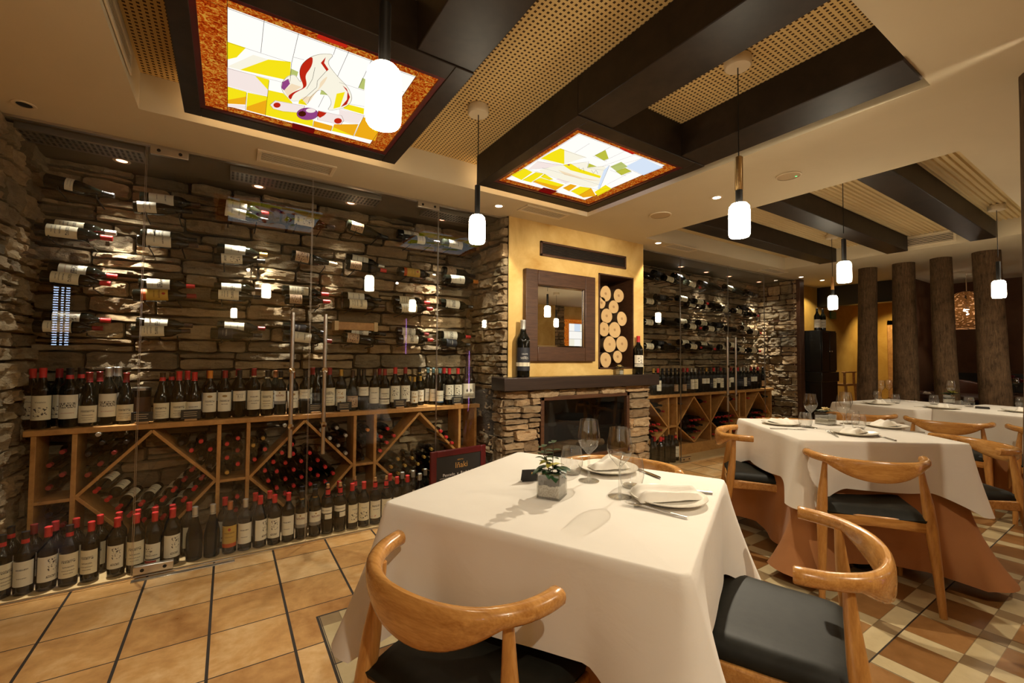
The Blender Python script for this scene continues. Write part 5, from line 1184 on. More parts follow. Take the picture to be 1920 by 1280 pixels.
# framed mirror
t = thing('framed_mirror', 'square mirror in a broad dark wood frame on the chimney breast', 'mirror', (2.437, 2.985, 1.155))
W2, H2, b = .39, .772, .125
mb = MB()
for a in ((-W2, -.03, 0, -W2 + b, .015, H2), (W2 - b, -.03, 0, W2, .015, H2), (-W2 + b, -.03, 0, W2 - b, .015, b), (-W2 + b, -.03, H2 - b, W2 - b, .015, H2)): mb.box(*a)
mb.obj('frame', M['frame_wood'], t, 30, .006)
mb = MB(); mb.add([(-W2 + b, -.004, b), (W2 - b, -.004, b), (W2 - b, -.004, H2 - b), (-W2 + b, -.004, H2 - b)], [(0, 1, 2, 3)]); mb.obj('mirror_glass', M['mirror'], t, None)
mb = MB(); q = .012; x0, x1, z0, z1 = -W2 + b, W2 - b, b, H2 - b
mb.add([(x0, -.012, z0), (x1, -.012, z0), (x1, -.012, z1), (x0, -.012, z1), (x0 + q, -.005, z0 + q), (x1 - q, -.005, z0 + q), (x1 - q, -.005, z1 - q), (x0 + q, -.005, z1 - q)], [(0, 1, 5, 4), (1, 2, 6, 5), (2, 3, 7, 6), (3, 0, 4, 7)])
mb.obj('bevelled_edge', M['chrome'], t, None)
# long dark grille
t = thing('wall_grille', 'long dark wooden air grille high on the chimney breast', 'air grille', (2.742, 2.995, 2.06))
mb = MB(); w, h = .523, .126
for a in ((-w, -.012, 0, w, .01, .018), (-w, -.012, h - .018, w, .01, h), (-w, -.012, 0, -w + .018, .01, h), (w - .018, -.012, 0, w, .01, h)): mb.box(*a)
mb.obj('frame', M['frame_wood'], t, 30, .002)
mb = MB()
for k in range(7): mb.box(-w + .018, -.006, .022 + k * .0125, w - .018, .006, .029 + k * .0125)
mb.obj('slats', M['dark_beam'], t)
MB().box(-w, .004, 0, w, .008, h).obj('backing', M['plain_black'], t)  # plain black sheet behind the slats
# logs in the niche
for i, (x, y, r) in enumerate(((575, 455, .074), (640, 465, .069), (553, 500, .055), (615, 521, .066), (580, 566, .073), (656, 580, .070), (567, 632, .069), (620, 636, .080), (595, 708, .082), (657, 706, .080), (575, 786, .073), (635, 770, .062))):
    p = at(920 + x / 2.668, 380 + y / 2.668, 'y', 3.03)
    rows = ['top left', 'top right', 'left edge, half hidden', 'small, below the top pair', 'upper left', 'upper right', 'middle left', 'middle', 'lower left', 'lower right', 'bottom left', 'bottom right']
    t = thing('round_log', f'pale sawn log end in the chimney niche, {rows[i]}', 'log', (min(max(p.x, NX0 + .014 + r), NX1 - .014 - r), 3.03, p.z), 0, 'logs stacked in the niche')
    mb = MB(); m = Matrix.Rotation(-PI / 2, 4, 'X'); n = 28; rl = random.Random(i); ph = rl.uniform(0, 6)
    rad = [r * (1 + .035 * math.sin(2 * 2 * PI * k / n + ph) + .02 * math.sin(3 * 2 * PI * k / n + 2 * ph)) for k in range(n)]
    pts = [(rad[k] * math.cos(2 * PI * k / n), rad[k] * math.sin(2 * PI * k / n)) for k in range(n)]
    mb.add([(x_, 0, z_) for x_, z_ in pts] + [(x_, .28, z_) for x_, z_ in pts], [(k, (k + 1) % n, n + (k + 1) % n, n + k) for k in range(n)]); mb.obj('bark', M['log_bark'], t)
    mb = MB(); mb.add([(x_ * .985, -.001, z_ * .985) for x_, z_ in pts], [tuple(range(n))]); mb.obj('sawn_end', M['log_end'], t, None)
# mantel bottles
p = at(980, 709, 'y', 2.94)
bottle('claret', 'silver', 'dark', standing(p.x, 2.94, 1.028, -.3, 1.54), 'big dark bottle with silver capsule on the left end of the mantel', 'bottles on the mantel', (('CELESTE', .0062, .70, 'white_ink'), ('Crianza', .0035, .60, 'white_ink')), zr=(.035, .155), name='large_wine_bottle')
mb = MB(); r = .0379
for i in range(13):
    a = -PI / 2 + R_(170) * (i / 12 - .5)
    mb.v += [(r * math.cos(a), r * math.sin(a), .058), (r * math.cos(a), r * math.sin(a), .078)]
    if i: mb.f.append((2 * i - 2, 2 * i, 2 * i + 1, 2 * i - 1)); mb.mi.append(0)
root = [o for o in COL.objects if o.name == 'large_wine_bottle'][0]
mb.obj('label_band', M['paper'], root)
p = at(1197, 701, 'y', 2.95)
bottle('claret', 'red', 'portrait', standing(p.x, 2.95, 1.028, -.5, 1.25), 'squat dark bottle with red capsule on the right end of the mantel', 'bottles on the mantel', None, zr=(.06, .15), name='large_wine_bottle')

def leaf_blade(mb, base, d, up, L, w, mi=0, curl=.25):
    d = d.normalized(); side = d.cross(up).normalized(); nrm = side.cross(d).normalized(); n = 6; rows = []
    for i in range(n + 1):
        t_ = i / n; ww = w * math.sin(PI * (0.08 + .92 * t_)) ** .8 if t_ < 1 else 0.0005
        c = base + d * L * t_ + nrm * (-curl * L * t_ * t_)
        rows.append((c - side * ww + nrm * ww * .25, c, c + side * ww + nrm * ww * .25))
    o = len(mb.v); mb.v += [tuple(p_) for rw in rows for p_ in rw]
    for i in range(n):
        for k in range(2): mb.f.append((o + i * 3 + k, o + i * 3 + k + 1, o + i * 3 + k + 4, o + i * 3 + k + 3)); mb.mi.append(mi)

def bloom(mb, c, r, mi, n=8, layers=3, seed=0):
    rn = random.Random(seed); c = Vector(c)
    for l in range(layers):
        for k in range(n - l * 2):
            a = 2 * PI * (k + l * .5) / (n - l * 2); el = R_(15 + l * 28)
            d = Vector((math.cos(a) * math.cos(el), math.sin(a) * math.cos(el), math.sin(el)))
            leaf_blade(mb, c, d, Vector((0, 0, 1)), r * (1 - .18 * l) * rn.uniform(.85, 1.1), r * .28, mi, .15)

def cube_vase(name, label, loc, rot=0, w=.05, h=.078, plant='eucalyptus', group='glass cube vases', fill=True):
    t = thing(name, label, 'vase', loc, rot, group)
    e = w / 2; r = .006
    mb = MB()
    for a in ((-e, -e, 0, e, -e + .0025, h), (-e, e - .0025, 0, e, e, h), (-e, -e + .0025, 0, -e + .0025, e - .0025, h), (e - .0025, -e + .0025, 0, e, e - .0025, h), (-e, -e, 0, e, e, .004)): mb.box(*a)
    mb.obj('glass_cube', M['glass'], t, 30, .0012)
    if fill: MB().box(-e + .003, -e + .003, .0045, e - .003, e - .003, h * .86).obj('pebbles', M['pebbles'], t, 30, .004)
    rn = random.Random(len(label)); lf = MB(); st = MB(); fl = MB()
    if plant == 'eucalyptus':
        for k in range(16):
            a = k * 2.4; q = .008 + .018 * rn.random(); d = Vector((math.cos(a), math.sin(a), .1 + .5 * rn.random()))
            leaf_blade(lf, Vector((d.x * q, d.y * q, h * .88 + .022 * rn.random())), d, Vector((0, 0, 1)), .032 + .012 * rn.random(), .017, 0, .6)
        for (dx, dy, hh) in ((-.055, .01, .085), (.012, .0, .088), (-.03, .02, .06)):
            top = Vector((dx, dy, h + hh)); st.tube([(dx * .2, dy * .2, h * .8), (dx * .6, dy * .6, h + hh * .5), tuple(top)], .0012)
            for j in range(3):
                b_ = Vector((dx * (.5 + .22 * j), dy, h + hh * (.45 + .27 * j)))
                for sgn in (-1, 1): leaf_blade(lf, b_, Vector((.5 * sgn, .86 * sgn * (-1 if j % 2 else 1), .25)) if j < 2 else Vector((sgn, .2, .3)), Vector((0, 0, 1)), .028, .009, 0, .2)
        for k, (a, hh) in enumerate(((.2, .02), (-.5, .03), (2.6, .055), (3.2, .045))):
            leaf_blade(fl, Vector((math.cos(a) * .006, math.sin(a) * .006, h + hh * .6)), Vector((math.cos(a), math.sin(a), .15)), Vector((0, 0, 1)), .045, .012, 0, .3)
        fl.obj('yellow_petals', M['yellow_leaf'], t)
    elif plant == 'cream':
        bloom(fl, (-.005, -.005, h + .012), .042, 0, 9, 3, 3); fl.obj('cream_flower', M['petal'], t)
        for k in range(8):
            a = k * .8 - 1.2; leaf_blade(lf, Vector((.008, .004, h)), Vector((math.cos(a), math.sin(a), .5)), Vector((0, 0, 1)), .06, .014, 0, .3)
        st.tube([(0, 0, .01), (0, 0, h + .01)], .002)
    elif plant == 'lily':
        for k in range(10):
            a = k * .63; leaf_blade(lf, Vector((.0, .0, h)), Vector((math.cos(a), math.sin(a), .35 + .3 * rn.random())), Vector((0, 0, 1)), .075, .016, 0, .3)
        bloom(fl, (.02, -.02, h + .02), .06, 0, 6, 2, 4); fl.obj('yellow_petals', M['yellow_leaf'], t); st.tube([(0, 0, .01), (0, 0, h + .01)], .002)
    lf.obj('leaves', M['leaf'], t)
    if st.v: st.obj('stems', M['stem'], t)
    return t
p = at(1162, 703, 'y', 2.93)
cube_vase('flower_vase', 'small pale vase with a cream flower on the mantel right end', (p.x, 2.93, 1.028), 0, .055, .06, 'cream')

# menu board
pc = at(866, 905, 'y', 2.93)
t = thing('menu_board', 'slate menu board in a dark red frame standing before the cellar glass', 'menu board', (1.45, 2.95, 0), .10)
bw, z0, z1 = .235, .10, .515
mb = MB(); b = .045
for a in ((-bw, -.012, z0, -bw + b, .012, z1), (bw - b, -.012, z0, bw, .012, z1), (-bw + b, -.012, z0, bw - b, .012, z0 + b), (-bw + b, -.012, z1 - b, bw - b, .012, z1)): mb.box(*a)
mb.obj('frame', M['red_wood'], t, 30, .004)
MB().box(-bw + b - .004, -.004, z0 + b - .004, bw - b + .004, .004, z1 - b + .004).obj('slate', M['slate'], t, None)
for sx in (-.17, .17): MB().box(sx - .018, -.012, 0, sx + .018, .012, z0 + .004).obj('leg', M['red_wood'], t, 30, .003)
MB().box(-.03, .012, 0, .03, .10, .02).obj('foot', M['red_wood'], t, 30, .003)
def flat_text(mb, s, cx, z, hgt, y=-.0046):
    vs, fs = text_mesh(s); mb.add([(cx + v.x * hgt, y, z + v.y * hgt) for v in vs], fs)
mb = MB(); flat_text(mb, 'Iñaki', .02, .375, .042); flat_text(mb, 'taberna', .01, .43, .012); mb.obj('gold_lettering', M['gold_ink'], t, None)
mb = MB(); flat_text(mb, 'Pescado  y  Rodaballo', .0, .325, .022); mb.box(-.16, -.0046, .313, -.02, -.0042, .315); flat_text(mb, 'Arroz', -.12, .275, .02); mb.obj('chalk_lettering', M['white_ink'], t, None)

# ---------------------------------------------------------------- tables
TZ = .752
def cloth_top(hx, hy, drop, corner_extra, flare, wave, seed, zt, rad=.02, cflare=.12, hem_wave=.01, n_side=44, pw=1.25, pull=.010):
    """draped cloth over a rectangle, hanging on all sides"""
    rn = random.Random(seed); per = []
    for sx, sy, a0 in ((1, -1, -PI / 2), (1, 1, 0), (-1, 1, PI / 2), (-1, -1, PI)):
        cx, cy = sx * (hx - rad), sy * (hy - rad)
        for k in range(9):
            a = a0 + PI / 2 * k / 8; per.append((cx + rad * math.cos(a), cy + rad * math.sin(a), math.cos(a), math.sin(a), 0.0 if 1 else 0))
        nx = {(1, -1): (1, 1), (1, 1): (-1, 1), (-1, 1): (-1, -1), (-1, -1): (1, -1)}[(sx, sy)]
        ex, ey = nx[0] * (hx - rad), nx[1] * (hy - rad)
        px, py = per[-1][0], per[-1][1]; qx, qy = ex + rad * math.cos(a0 + PI / 2), ey + rad * math.sin(a0 + PI / 2)
        for k in range(1, n_side): per.append((px + (qx - px) * k / n_side, py + (qy - py) * k / n_side, math.cos(a0 + PI / 2), math.sin(a0 + PI / 2), 0))
    N = len(per); rows = [0, .012, .04, .1, .2, .32, .45, .58, .7, .82, .92, 1.0]; mb = MB()
    corners = [(sx * hx, sy * hy) for sx in (1, -1) for sy in (1, -1)]
    ph = [rn.uniform(0, 6) for _ in range(8)]
    arc = 0; arcs = []
    for i in range(N):
        if i: arc += math.hypot(per[i][0] - per[i - 1][0], per[i][1] - per[i - 1][1])
        arcs.append(arc)
    for r_, tt in enumerate(rows):
        for i, (x, y, nx, ny, _) in enumerate(per):
            dc = min(math.hypot(x - cx, y - cy) for cx, cy in corners)
            g = max(0, 1 - dc / .22) ** 1.3; g2 = math.exp(-(dc / .26) ** 2)
            dr = drop + corner_extra * g + hem_wave * math.sin(arcs[i] * 7 + ph[0])
            z = zt - dr * tt
            s = tt ** pw
            off = flare * s + cflare * g * s - pull * (g2 - g) * s * 2.2 + wave * s * (math.sin(arcs[i] * 13 + ph[1]) * .6 + math.sin(arcs[i] * 23 + ph[2]) * .4) * (1 - g)
            ex, ey = nx, ny
            if tt > 0: off += .006 * min(1, tt / .04)
            mb.v.append((x + ex * off, y + ey * off, z - (.0 if r_ else 0)))
    for r_ in range(len(rows) - 1):
        for i in range(N): mb.f.append((r_ * N + (i + 1) % N, r_ * N + i, (r_ + 1) * N + i, (r_ + 1) * N + (i + 1) % N)); mb.mi.append(0)
    mb.v.append((0, 0, zt + .0005)); c = len(mb.v) - 1
    ins = []
    for i in range(N): mb.v.append((per[i][0] * .985, per[i][1] * .985, zt + .0008)); ins.append(c + 1 + i)
    for i in range(N):
        mb.f.append((ins[i], ins[(i + 1) % N], c)); mb.mi.append(0)
        mb.f.append((i, (i + 1) % N, ins[(i + 1) % N], ins[i])); mb.mi.append(0)
    return mb
def table(cx, cy, rot, hx, hy, lab, drop=.37, under_drop=.62, cextra=.13, seed=1, group='white clothed tables', flare=.03, wave=.012, ucf=.13, cfl=.1, uin=.03):
    t = thing('dining_table', f'square dining table {lab}', 'table', (cx, cy, 0), rot, group)
    MB().box(-hx + .03, -hy + .03, TZ - .03, hx - .03, hy - .03, TZ - .006).obj('tabletop', M['dark_beam'], t, 30, .004)
    MB().lathe([(.045, .03), (.045, TZ - .03)], 18).obj('pedestal', M['black_metal'], t)
    mb = MB(); mb.box(-.25, -.04, 0, .25, .04, .03); mb.box(-.04, -.25, .0, .04, .25, .03); mb.obj('base', M['black_metal'], t, 30, .006)
    o = cloth_top(hx - uin, hy - uin, under_drop, .03, .012, .022, seed + 50, TZ - .004, cflare=ucf, hem_wave=.012, pw=2.6, pull=0.0).obj('undercloth', M['under'], None, 70, 0, (cx, cy, 0), rot); tag(o, f'terracotta undercloth hanging below the white cloth {lab}', 'tablecloth', 'terracotta undercloths')
    o = cloth_top(hx, hy, drop, cextra, flare, wave, seed, TZ, cflare=cfl).obj('tablecloth', M['cloth'], None, 70, 0, (cx, cy, 0), rot); tag(o, f'white cloth draped over the table {lab}', 'tablecloth', 'white tablecloths')
    return t
A1 = R_(26.6); A2 = R_(-38.5); A3 = R_(-10.5)
T1 = (.975, 1.139); T2 = (3.24, 1.228); T3 = (5.64, 1.57); T4 = (5.78, .86)
table(*T1, A1, .415, .435, 'nearest the cellar doors', seed=1, drop=.256, cextra=.15, flare=.012, wave=.006, under_drop=.66, cfl=.14, uin=.10, ucf=.08)
table(*T2, A2, .425, .42, 'in the middle of the room', seed=2, drop=.255, cextra=.12, flare=.015, wave=.008, under_drop=.66, ucf=.2, cfl=.07)
table(*T3, A3, .50, .35, 'at the back by the first tree trunk', seed=3, drop=.27)
table(*T4, A3, .50, .35, 'at the back by the broadest tree trunk', seed=4, drop=.27)

# ---------------------------------------------------------------- chairs
def make_chair(label, loc, rotz):
    t = thing('dining_chair', label, 'chair', loc, rotz, 'curved back oak chairs')
    W = M['chair_wood']
    pts, secs = [], []
    n = 36
    for i in range(n + 1):
        u = -1 + 2 * i / n; a = abs(u)
        x = .252 * math.sin(u * PI / 2 * .92) / math.sin(PI / 2 * .92) * (1 if a < .98 else 1)
        y = -.235 + .195 * a ** 2.1
        m = max(0, 1 - (a / .62) ** 2) ** 1.2
        hh = .0200 + .0325 * m; zc = .704 - hh + .008 * a * a
        pts.append((x, y, zc)); secs.append((.0210 - .005 * m, hh, 2.3 + .4 * m))
    pts = [(pts[0][0], pts[0][1] + .003, pts[0][2])] + pts + [(pts[-1][0], pts[-1][1] + .003, pts[-1][2])]
    secs = [(.0185, .0175, 2.2)] + secs + [(.0185, .0175, 2.2)]
    MB().sweep(pts, secs).obj('back_rail', W, t, 50)
    for s in (-1, 1):
        MB().sweep([(s * .238, -.218, 0), (s * .228, -.195, .22), (s * .220, -.170, .40), (s * .214, -.158, .50), (s * .203, -.148, .60), (s * .196, -.143, .678)], [(.014, .015, 2.2), (.019, .020, 2.4), (.024, .024, 2.6), (.022, .022, 2.4), (.015, .016, 2.1), (.0105, .0115, 2)], up=Vector((0, 1, 0))).obj('rear_leg', M['chair_wood_leg'], t, 50)
        MB().sweep([(s * .245, .222, 0), (s * .238, .212, .22), (s * .230, .200, .40), (s * .229, .198, .428)], [(.013, .013, 2.1), (.018, .018, 2.3), (.021, .021, 2.6), (.020, .020, 2.6)], up=Vector((0, 1, 0))).obj('front_leg', M['chair_wood_leg'], t, 50)
    mb = MB()
    mb.sweep([(-.22, -.168, .395), (0, -.178, .40), (.22, -.168, .395)], [(.012, .030, 4), (.012, .026, 4), (.012, .030, 4)]); mb.sweep([(-.23, .20, .395), (0, .208, .395), (.23, .20, .395)], [(.012, .028, 4)] * 3)
    for s in (-1, 1): mb.sweep([(s * .218, -.168, .392), (s * .226, .02, .396), (s * .23, .20, .392)], [(.011, .028, 4), (.011, .022, 4), (.011, .028, 4)])
    mb.obj('seat_frame', W, t, 50)
    mb = MB(); nx, ny = 18, 16; idx = []
    def sp(u, v, top):
        wx = .212 + .022 * (v * .5 + .5); x = u * wx; y = -.185 + (v * .5 + .5) * .415
        cr = (abs(u) ** 6 + abs(v) ** 6) ** (1 / 6); e = max(0, 1 - cr ** 8)
        z = .424 + (.042 * e ** .4 + .010 * u * u - .006 * (1 - v * v) + .006 * v if top else 0)
        return (x, y, z)
    for j in range(ny + 1):
        for i in range(nx + 1): mb.v.append(sp(-1 + 2 * i / nx, -1 + 2 * j / ny, True))
    for j in range(ny):
        for i in range(nx): a = j * (nx + 1) + i; mb.f.append((a, a + 1, a + nx + 2, a + nx + 1)); mb.mi.append(0)
    ring = [j for j in range(nx + 1)] + [(j + 1) * (nx + 1) + nx for j in range(ny)] + [ny * (nx + 1) + nx - 1 - j for j in range(nx)] + [(ny - 1 - j) * (nx + 1) for j in range(ny - 1)]
    o = len(mb.v); mb.v += [(mb.v[k][0] * .98, mb.v[k][1] * .98, .414) for k in ring]
    L = len(ring)
    for k in range(L): mb.f.append((ring[(k + 1) % L], ring[k], o + k, o + (k + 1) % L)); mb.mi.append(0)
    mb.f.append(tuple(o + L - 1 - k for k in range(L))); mb.mi.append(0)
    mb.obj('seat_pad', M['leather'], t, 60)
    return t
def face(fx, fy): return math.atan2(-fx, fy)
ch = make_chair('oak curved-back chair with black seat at the near table, facing the near cellar', (.545, .99, 0), face(.93, .37))
dup(ch, 'oak curved-back chair with black seat at the near table, next to the right table edge', (1.345, .65, 0), face(-.39, .92))
dup(ch, 'oak curved-back chair behind the near table, mostly hidden by plate and glasses', (1.48, 1.40, 0), face(-.86, -.5))
dup(ch, 'oak curved-back chair at the left edge of the middle table, nearest the far cellar', (3.0, 1.60, 0), face(.556, -.83))
dup(ch, 'oak curved-back chair at the front edge of the middle table, black seat tucked under cloth', (2.84, .965, 0), face(.8, .6))
dup(ch, 'oak curved-back chair at the right end of the middle table', (3.72, .79, 0), face(-.72, .69))
dup(ch, 'oak curved-back chair behind the middle table, only its rail top showing', (3.70, 1.68, 0), face(-.61, -.79))
f3 = (.983, .182)
dup(ch, 'oak curved-back chair at the first back table, its rail seen behind the middle table glasses', (4.97, 1.68, 0), face(*f3))
dup(ch, 'oak curved-back chair at the back tables, its whole rail seen above the middle table', (5.02, 1.10, 0), face(*f3))
dup(ch, 'oak curved-back chair at the back tables, cut by the right picture edge', (5.10, .52, 0), face(*f3))
dup(ch, 'oak curved-back chair beyond the first back table, beside the second trunk', (6.30, 1.62, 0), face(-.983, -.182))
dup(ch, 'oak curved-back chair beyond the back tables, beside the broadest trunk', (6.42, 1.02, 0), face(-.983, -.182))

# ---------------------------------------------------------------- tableware
CT = TZ + .0018
def wine_glass(label, x, y, z=CT, s=1.0, group='stemmed wine glasses'):
    prof = [(.0, .0), (.036, .0), (.0365, .0015), (.020, .005), (.006, .010), (.0042, .02), (.004, .085), (.0055, .094), (.014, .104), (.030, .122), (.0385, .142), (.0395, .155), (.0375, .175), (.0335, .2), (.031, .217)]
    o = MB().lathe(prof, 32, 0, cap0=False, cap1=False).obj('wine_glass', M['glass'], None, 60, 0, (x, y, z)); o.scale = (s, s, s); return tag(o, label, 'wine glass', group)
def tumbler(label, x, y, z=CT, s=1.0, group='water tumblers'):
    prof = [(.0, .001), (.026, .0), (.029, .003), (.034, .018), (.0375, .034), (.0385, .045), (.0365, .07), (.0325, .092)]
    t = MB().lathe(prof, 32, 0, cap0=False, cap1=False).obj('water_glass', M['glass'], None, 60, 0, (x, y, z)); t.scale = (s, s, s)
    MB().lathe([(0, .004), (.024, .004), (.026, .008), (0, .009)], 24, 0, cap0=False, cap1=False).obj('thick_base', M['glass'], t); return tag(t, label, 'tumbler', group)
def plate(label, x, y, z=CT, r=.115, group='white dinner plates'):
    prof = [(.0, .003), (r * .6, .003), (r * .62, .0), (r * .66, .0), (r * .70, .004), (r * .98, .014), (r, .016), (r * .995, .018), (r * .70, .0085), (r * .6, .0065), (0, .0065)]
    return tag(MB().lathe(prof, 48, 0, cap0=False, cap1=False).obj('dinner_plate', M['porcelain'], None, 60, 0, (x, y, z)), label, 'plate', group)
def napkin(label, x, y, rot, z=CT + .012, L=.19, w=.085, hgt=.022, peak=0.0, group='folded white napkins'):
    mb = MB(); nx, ny = 18, 10; rn = random.Random(int(x * 1000))
    for j in range(ny + 1):
        for i in range(nx + 1):
            u, v = i / nx, j / ny; X = (u - .5) * L; Y = (v - .5) * w * (1 - .35 * u * (1 if peak == 0 else .4))
            e = min(1, min(u, 1 - u) * 9) ** .5 * min(1, min(v, 1 - v) * 6) ** .5
            Z = hgt * e * (.75 + .25 * math.sin(v * 9 + u * 3)) + peak * max(0, 1 - abs(u - .4) * 3.2) * e * (1 - .6 * v) + .004 * noise.noise((X * 30 + x * 9, Y * 40, 1))
            mb.v.append((X, Y, max(Z, 0)))
    for j in range(ny):
        for i in range(nx): a = j * (nx + 1) + i; mb.f.append((a, a + 1, a + nx + 2, a + nx + 1)); mb.mi.append(0)
    mb.add([(-L / 2, -w / 2, 0), (L / 2, -w * .33, 0), (L / 2, w * .33, 0), (-L / 2, w / 2, 0)], [(3, 2, 1, 0)])
    return tag(mb.obj('napkin', M['napkin'], None, 60, 0, (x, y, z), rot), label, 'napkin', group)
def fork(label, x, y, rot, z=CT, s=1.0):
    """tip at local -x"""
    t = thing('fork', label, 'fork', (x, y, z), rot, 'steel forks'); t.scale = (s, s, s)
    MB().sweep([(.095, 0, .003), (.02, 0, .006), (-.03, 0, .009), (-.045, 0, .007)], [(.0042, .0014, 4), (.0036, .0013, 4), (.003, .0013, 3), (.008, .0012, 3)]).obj('stem', M['chrome'], t)
    mb = MB()
    mb.sweep([(-.045, 0, .007), (-.055, 0, .006)], [(.011, .0012, 4), (.012, .0012, 4)])
    for k in range(4): yy = -.0095 + k * .0063; mb.sweep([(-.053, yy, .006), (-.075, yy, .007), (-.097, yy * .95, .012)], [(.0017, .001, 3), (.0016, .001, 3), (.0009, .0008, 2)])
    mb.obj('tines', M['chrome'], t)
    mb = MB().sweep([(.096, 0, .0036), (.05, 0, .0052)], [(.0046, .0016, 4), (.0042, .0015, 4)]); mb.obj('patterned_grip', M['steel'], t); return t
def knife(label, x, y, rot, z=CT, s=1.0):
    t = thing('knife', label, 'knife', (x, y, z), rot, 'steel knives'); t.scale = (s, s, s)
    MB().sweep([(.0, 0, .004), (.10, 0, .004)], [(.0042, .0032, 3), (.0058, .0036, 3)]).obj('handle', M['steel'], t)
    MB().sweep([(-.115, .004, .004), (-.10, .001, .004), (-.05, 0, .004), (.002, 0, .004)], [(.002, .0006, 2), (.008, .0007, 2), (.009, .0009, 2), (.004, .0014, 2)]).obj('blade', M['chrome'], t); return t
g1 = lambda x, y: at(x, y, 'z', CT)
# near table
p = g1(1035, 930); cube_vase('plant_vase', 'glass cube vase of white pebbles and green leaves on the near table', (p.x, p.y, CT), A1 + .1, .076, .08)
p = g1(994, 902); t = thing('table_card', 'small folded black table card beside the plant vase on the near table', 'table card', (p.x, p.y, CT), -.35)
MB().box(-.030, -.0008, 0, .030, .0008, .042).obj('front_leaf', M['card'], t, None); m_ = Matrix.Translation((0, .018, 0)) @ Matrix.Rotation(.42, 4, 'X'); MB().box(-.030, -.0008, 0, .030, .0008, .045, 0, m_).obj('rear_leaf', M['card'], t, None)
mb = MB(); mb.box(.004, -.0012, .026, .010, -.0009, .032); mb.box(.012, -.0012, .026, .014, -.0009, .032); mb.obj('gold_mark', M['gold_ink'], t, None)
p = g1(1104, 901); wine_glass('stemmed wine glass between the plant vase and the far plate, near table', p.x, p.y, s=1.01)
p = g1(1162, 931); wine_glass('stemmed wine glass beside the plate with fork, near table', p.x, p.y, s=1.01)
p = g1(1072, 888); tumbler('water tumbler behind the plant vase on the near table', p.x, p.y, s=1.1)
p = g1(1184, 913); tumbler('water tumbler behind the front wine glass on the near table', p.x, p.y, s=1.1)
p = g1(1140, 881); plate('white plate at the far edge of the near table', p.x, p.y); napkin('peaked white napkin on the far plate of the near table', p.x, p.y, A1 + 2.4, peak=.035, L=.15)
p = g1(1253, 937); plate('white plate beside the fork at the right edge of the near table', p.x, p.y); napkin('flat white napkin on the plate beside the fork, near table', p.x - .005, p.y, math.atan2(-.5, .86) + .05, L=.215, w=.115, hgt=.032)
a, b = g1(1165, 943), g1(1292, 973); fork('steel fork lying in front of the napkin plate, near table', (a.x + b.x) / 2, (a.y + b.y) / 2, math.atan2(b.y - a.y, b.x - a.x), s=1.0)
a, b = g1(1225, 915), g1(1326, 925); knife('steel knife behind the napkin plate, near table', a.x + (b.x - a.x) * .5, a.y + (b.y - a.y) * .5, math.atan2(b.y - a.y, b.x - a.x))
p = g1(1203, 883); knife('steel knife beside the far plate of the near table', p.x, p.y, A1 + .9)
# middle table
m2 = lambda x, y: at(1380 + x / 5.647, 720 + y / 5.647, 'z', CT)
p = m2(475, 425); plate('white plate at the left corner of the middle table', p.x, p.y); napkin('peaked white napkin on the left corner plate, middle table', p.x, p.y, A2 + 1.8, peak=.02, L=.2)
p = m2(1250, 530); plate('white plate at the front edge of the middle table', p.x, p.y); napkin('folded white napkin on the front edge plate, middle table', p.x, p.y, A2 + .6, peak=.015, L=.17)
p = m2(1590, 455); plate('white plate at the right corner of the middle table', p.x, p.y); napkin('peaked white napkin on the right corner plate, middle table', p.x, p.y, A2 + .4, peak=.03, L=.2)
p = m2(790, 460); wine_glass('stemmed wine glass on the middle table left of the flower vase', p.x, p.y)
p = m2(1140, 490); wine_glass('stemmed wine glass on the middle table in front of the flower vase', p.x, p.y)
p = m2(1165, 420); wine_glass('stemmed wine glass on the middle table behind the front wine glass', p.x, p.y)
p = m2(735, 455); tumbler('water tumbler on the middle table beside the left corner plate', p.x, p.y)
p = m2(1300, 475); tumbler('water tumbler on the middle table behind the front edge plate', p.x, p.y)
p = m2(1240, 425); tumbler('water tumbler on the middle table, rearmost of the tumblers', p.x, p.y)
p = m2(950, 425); cube_vase('flower_vase', 'glass cube vase with a cream flower on the middle table', (p.x, p.y, CT), A2 + .5, .09, .08, 'cream')
a, b = m2(960, 500), m2(1095, 570); fork('steel fork beside the front edge plate, middle table', (a.x + b.x) / 2, (a.y + b.y) / 2, math.atan2(b.y - a.y, b.x - a.x))
a, b = m2(1500, 545), m2(1660, 595); knife('steel knife beside the front edge plate, middle table', (a.x + b.x) / 2, (a.y + b.y) / 2, math.atan2(b.y - a.y, b.x - a.x))
a, b = m2(350, 473), m2(740, 484); knife('steel knife beside the left corner plate, middle table', (a.x + b.x) / 2, (a.y + b.y) / 2, math.atan2(a.y - b.y, a.x - b.x))
a, b = m2(1640, 490), m2(1895, 510); knife('steel knife beside the right corner plate, middle table', (a.x + b.x) / 2, (a.y + b.y) / 2, math.atan2(b.y - a.y, b.x - a.x))
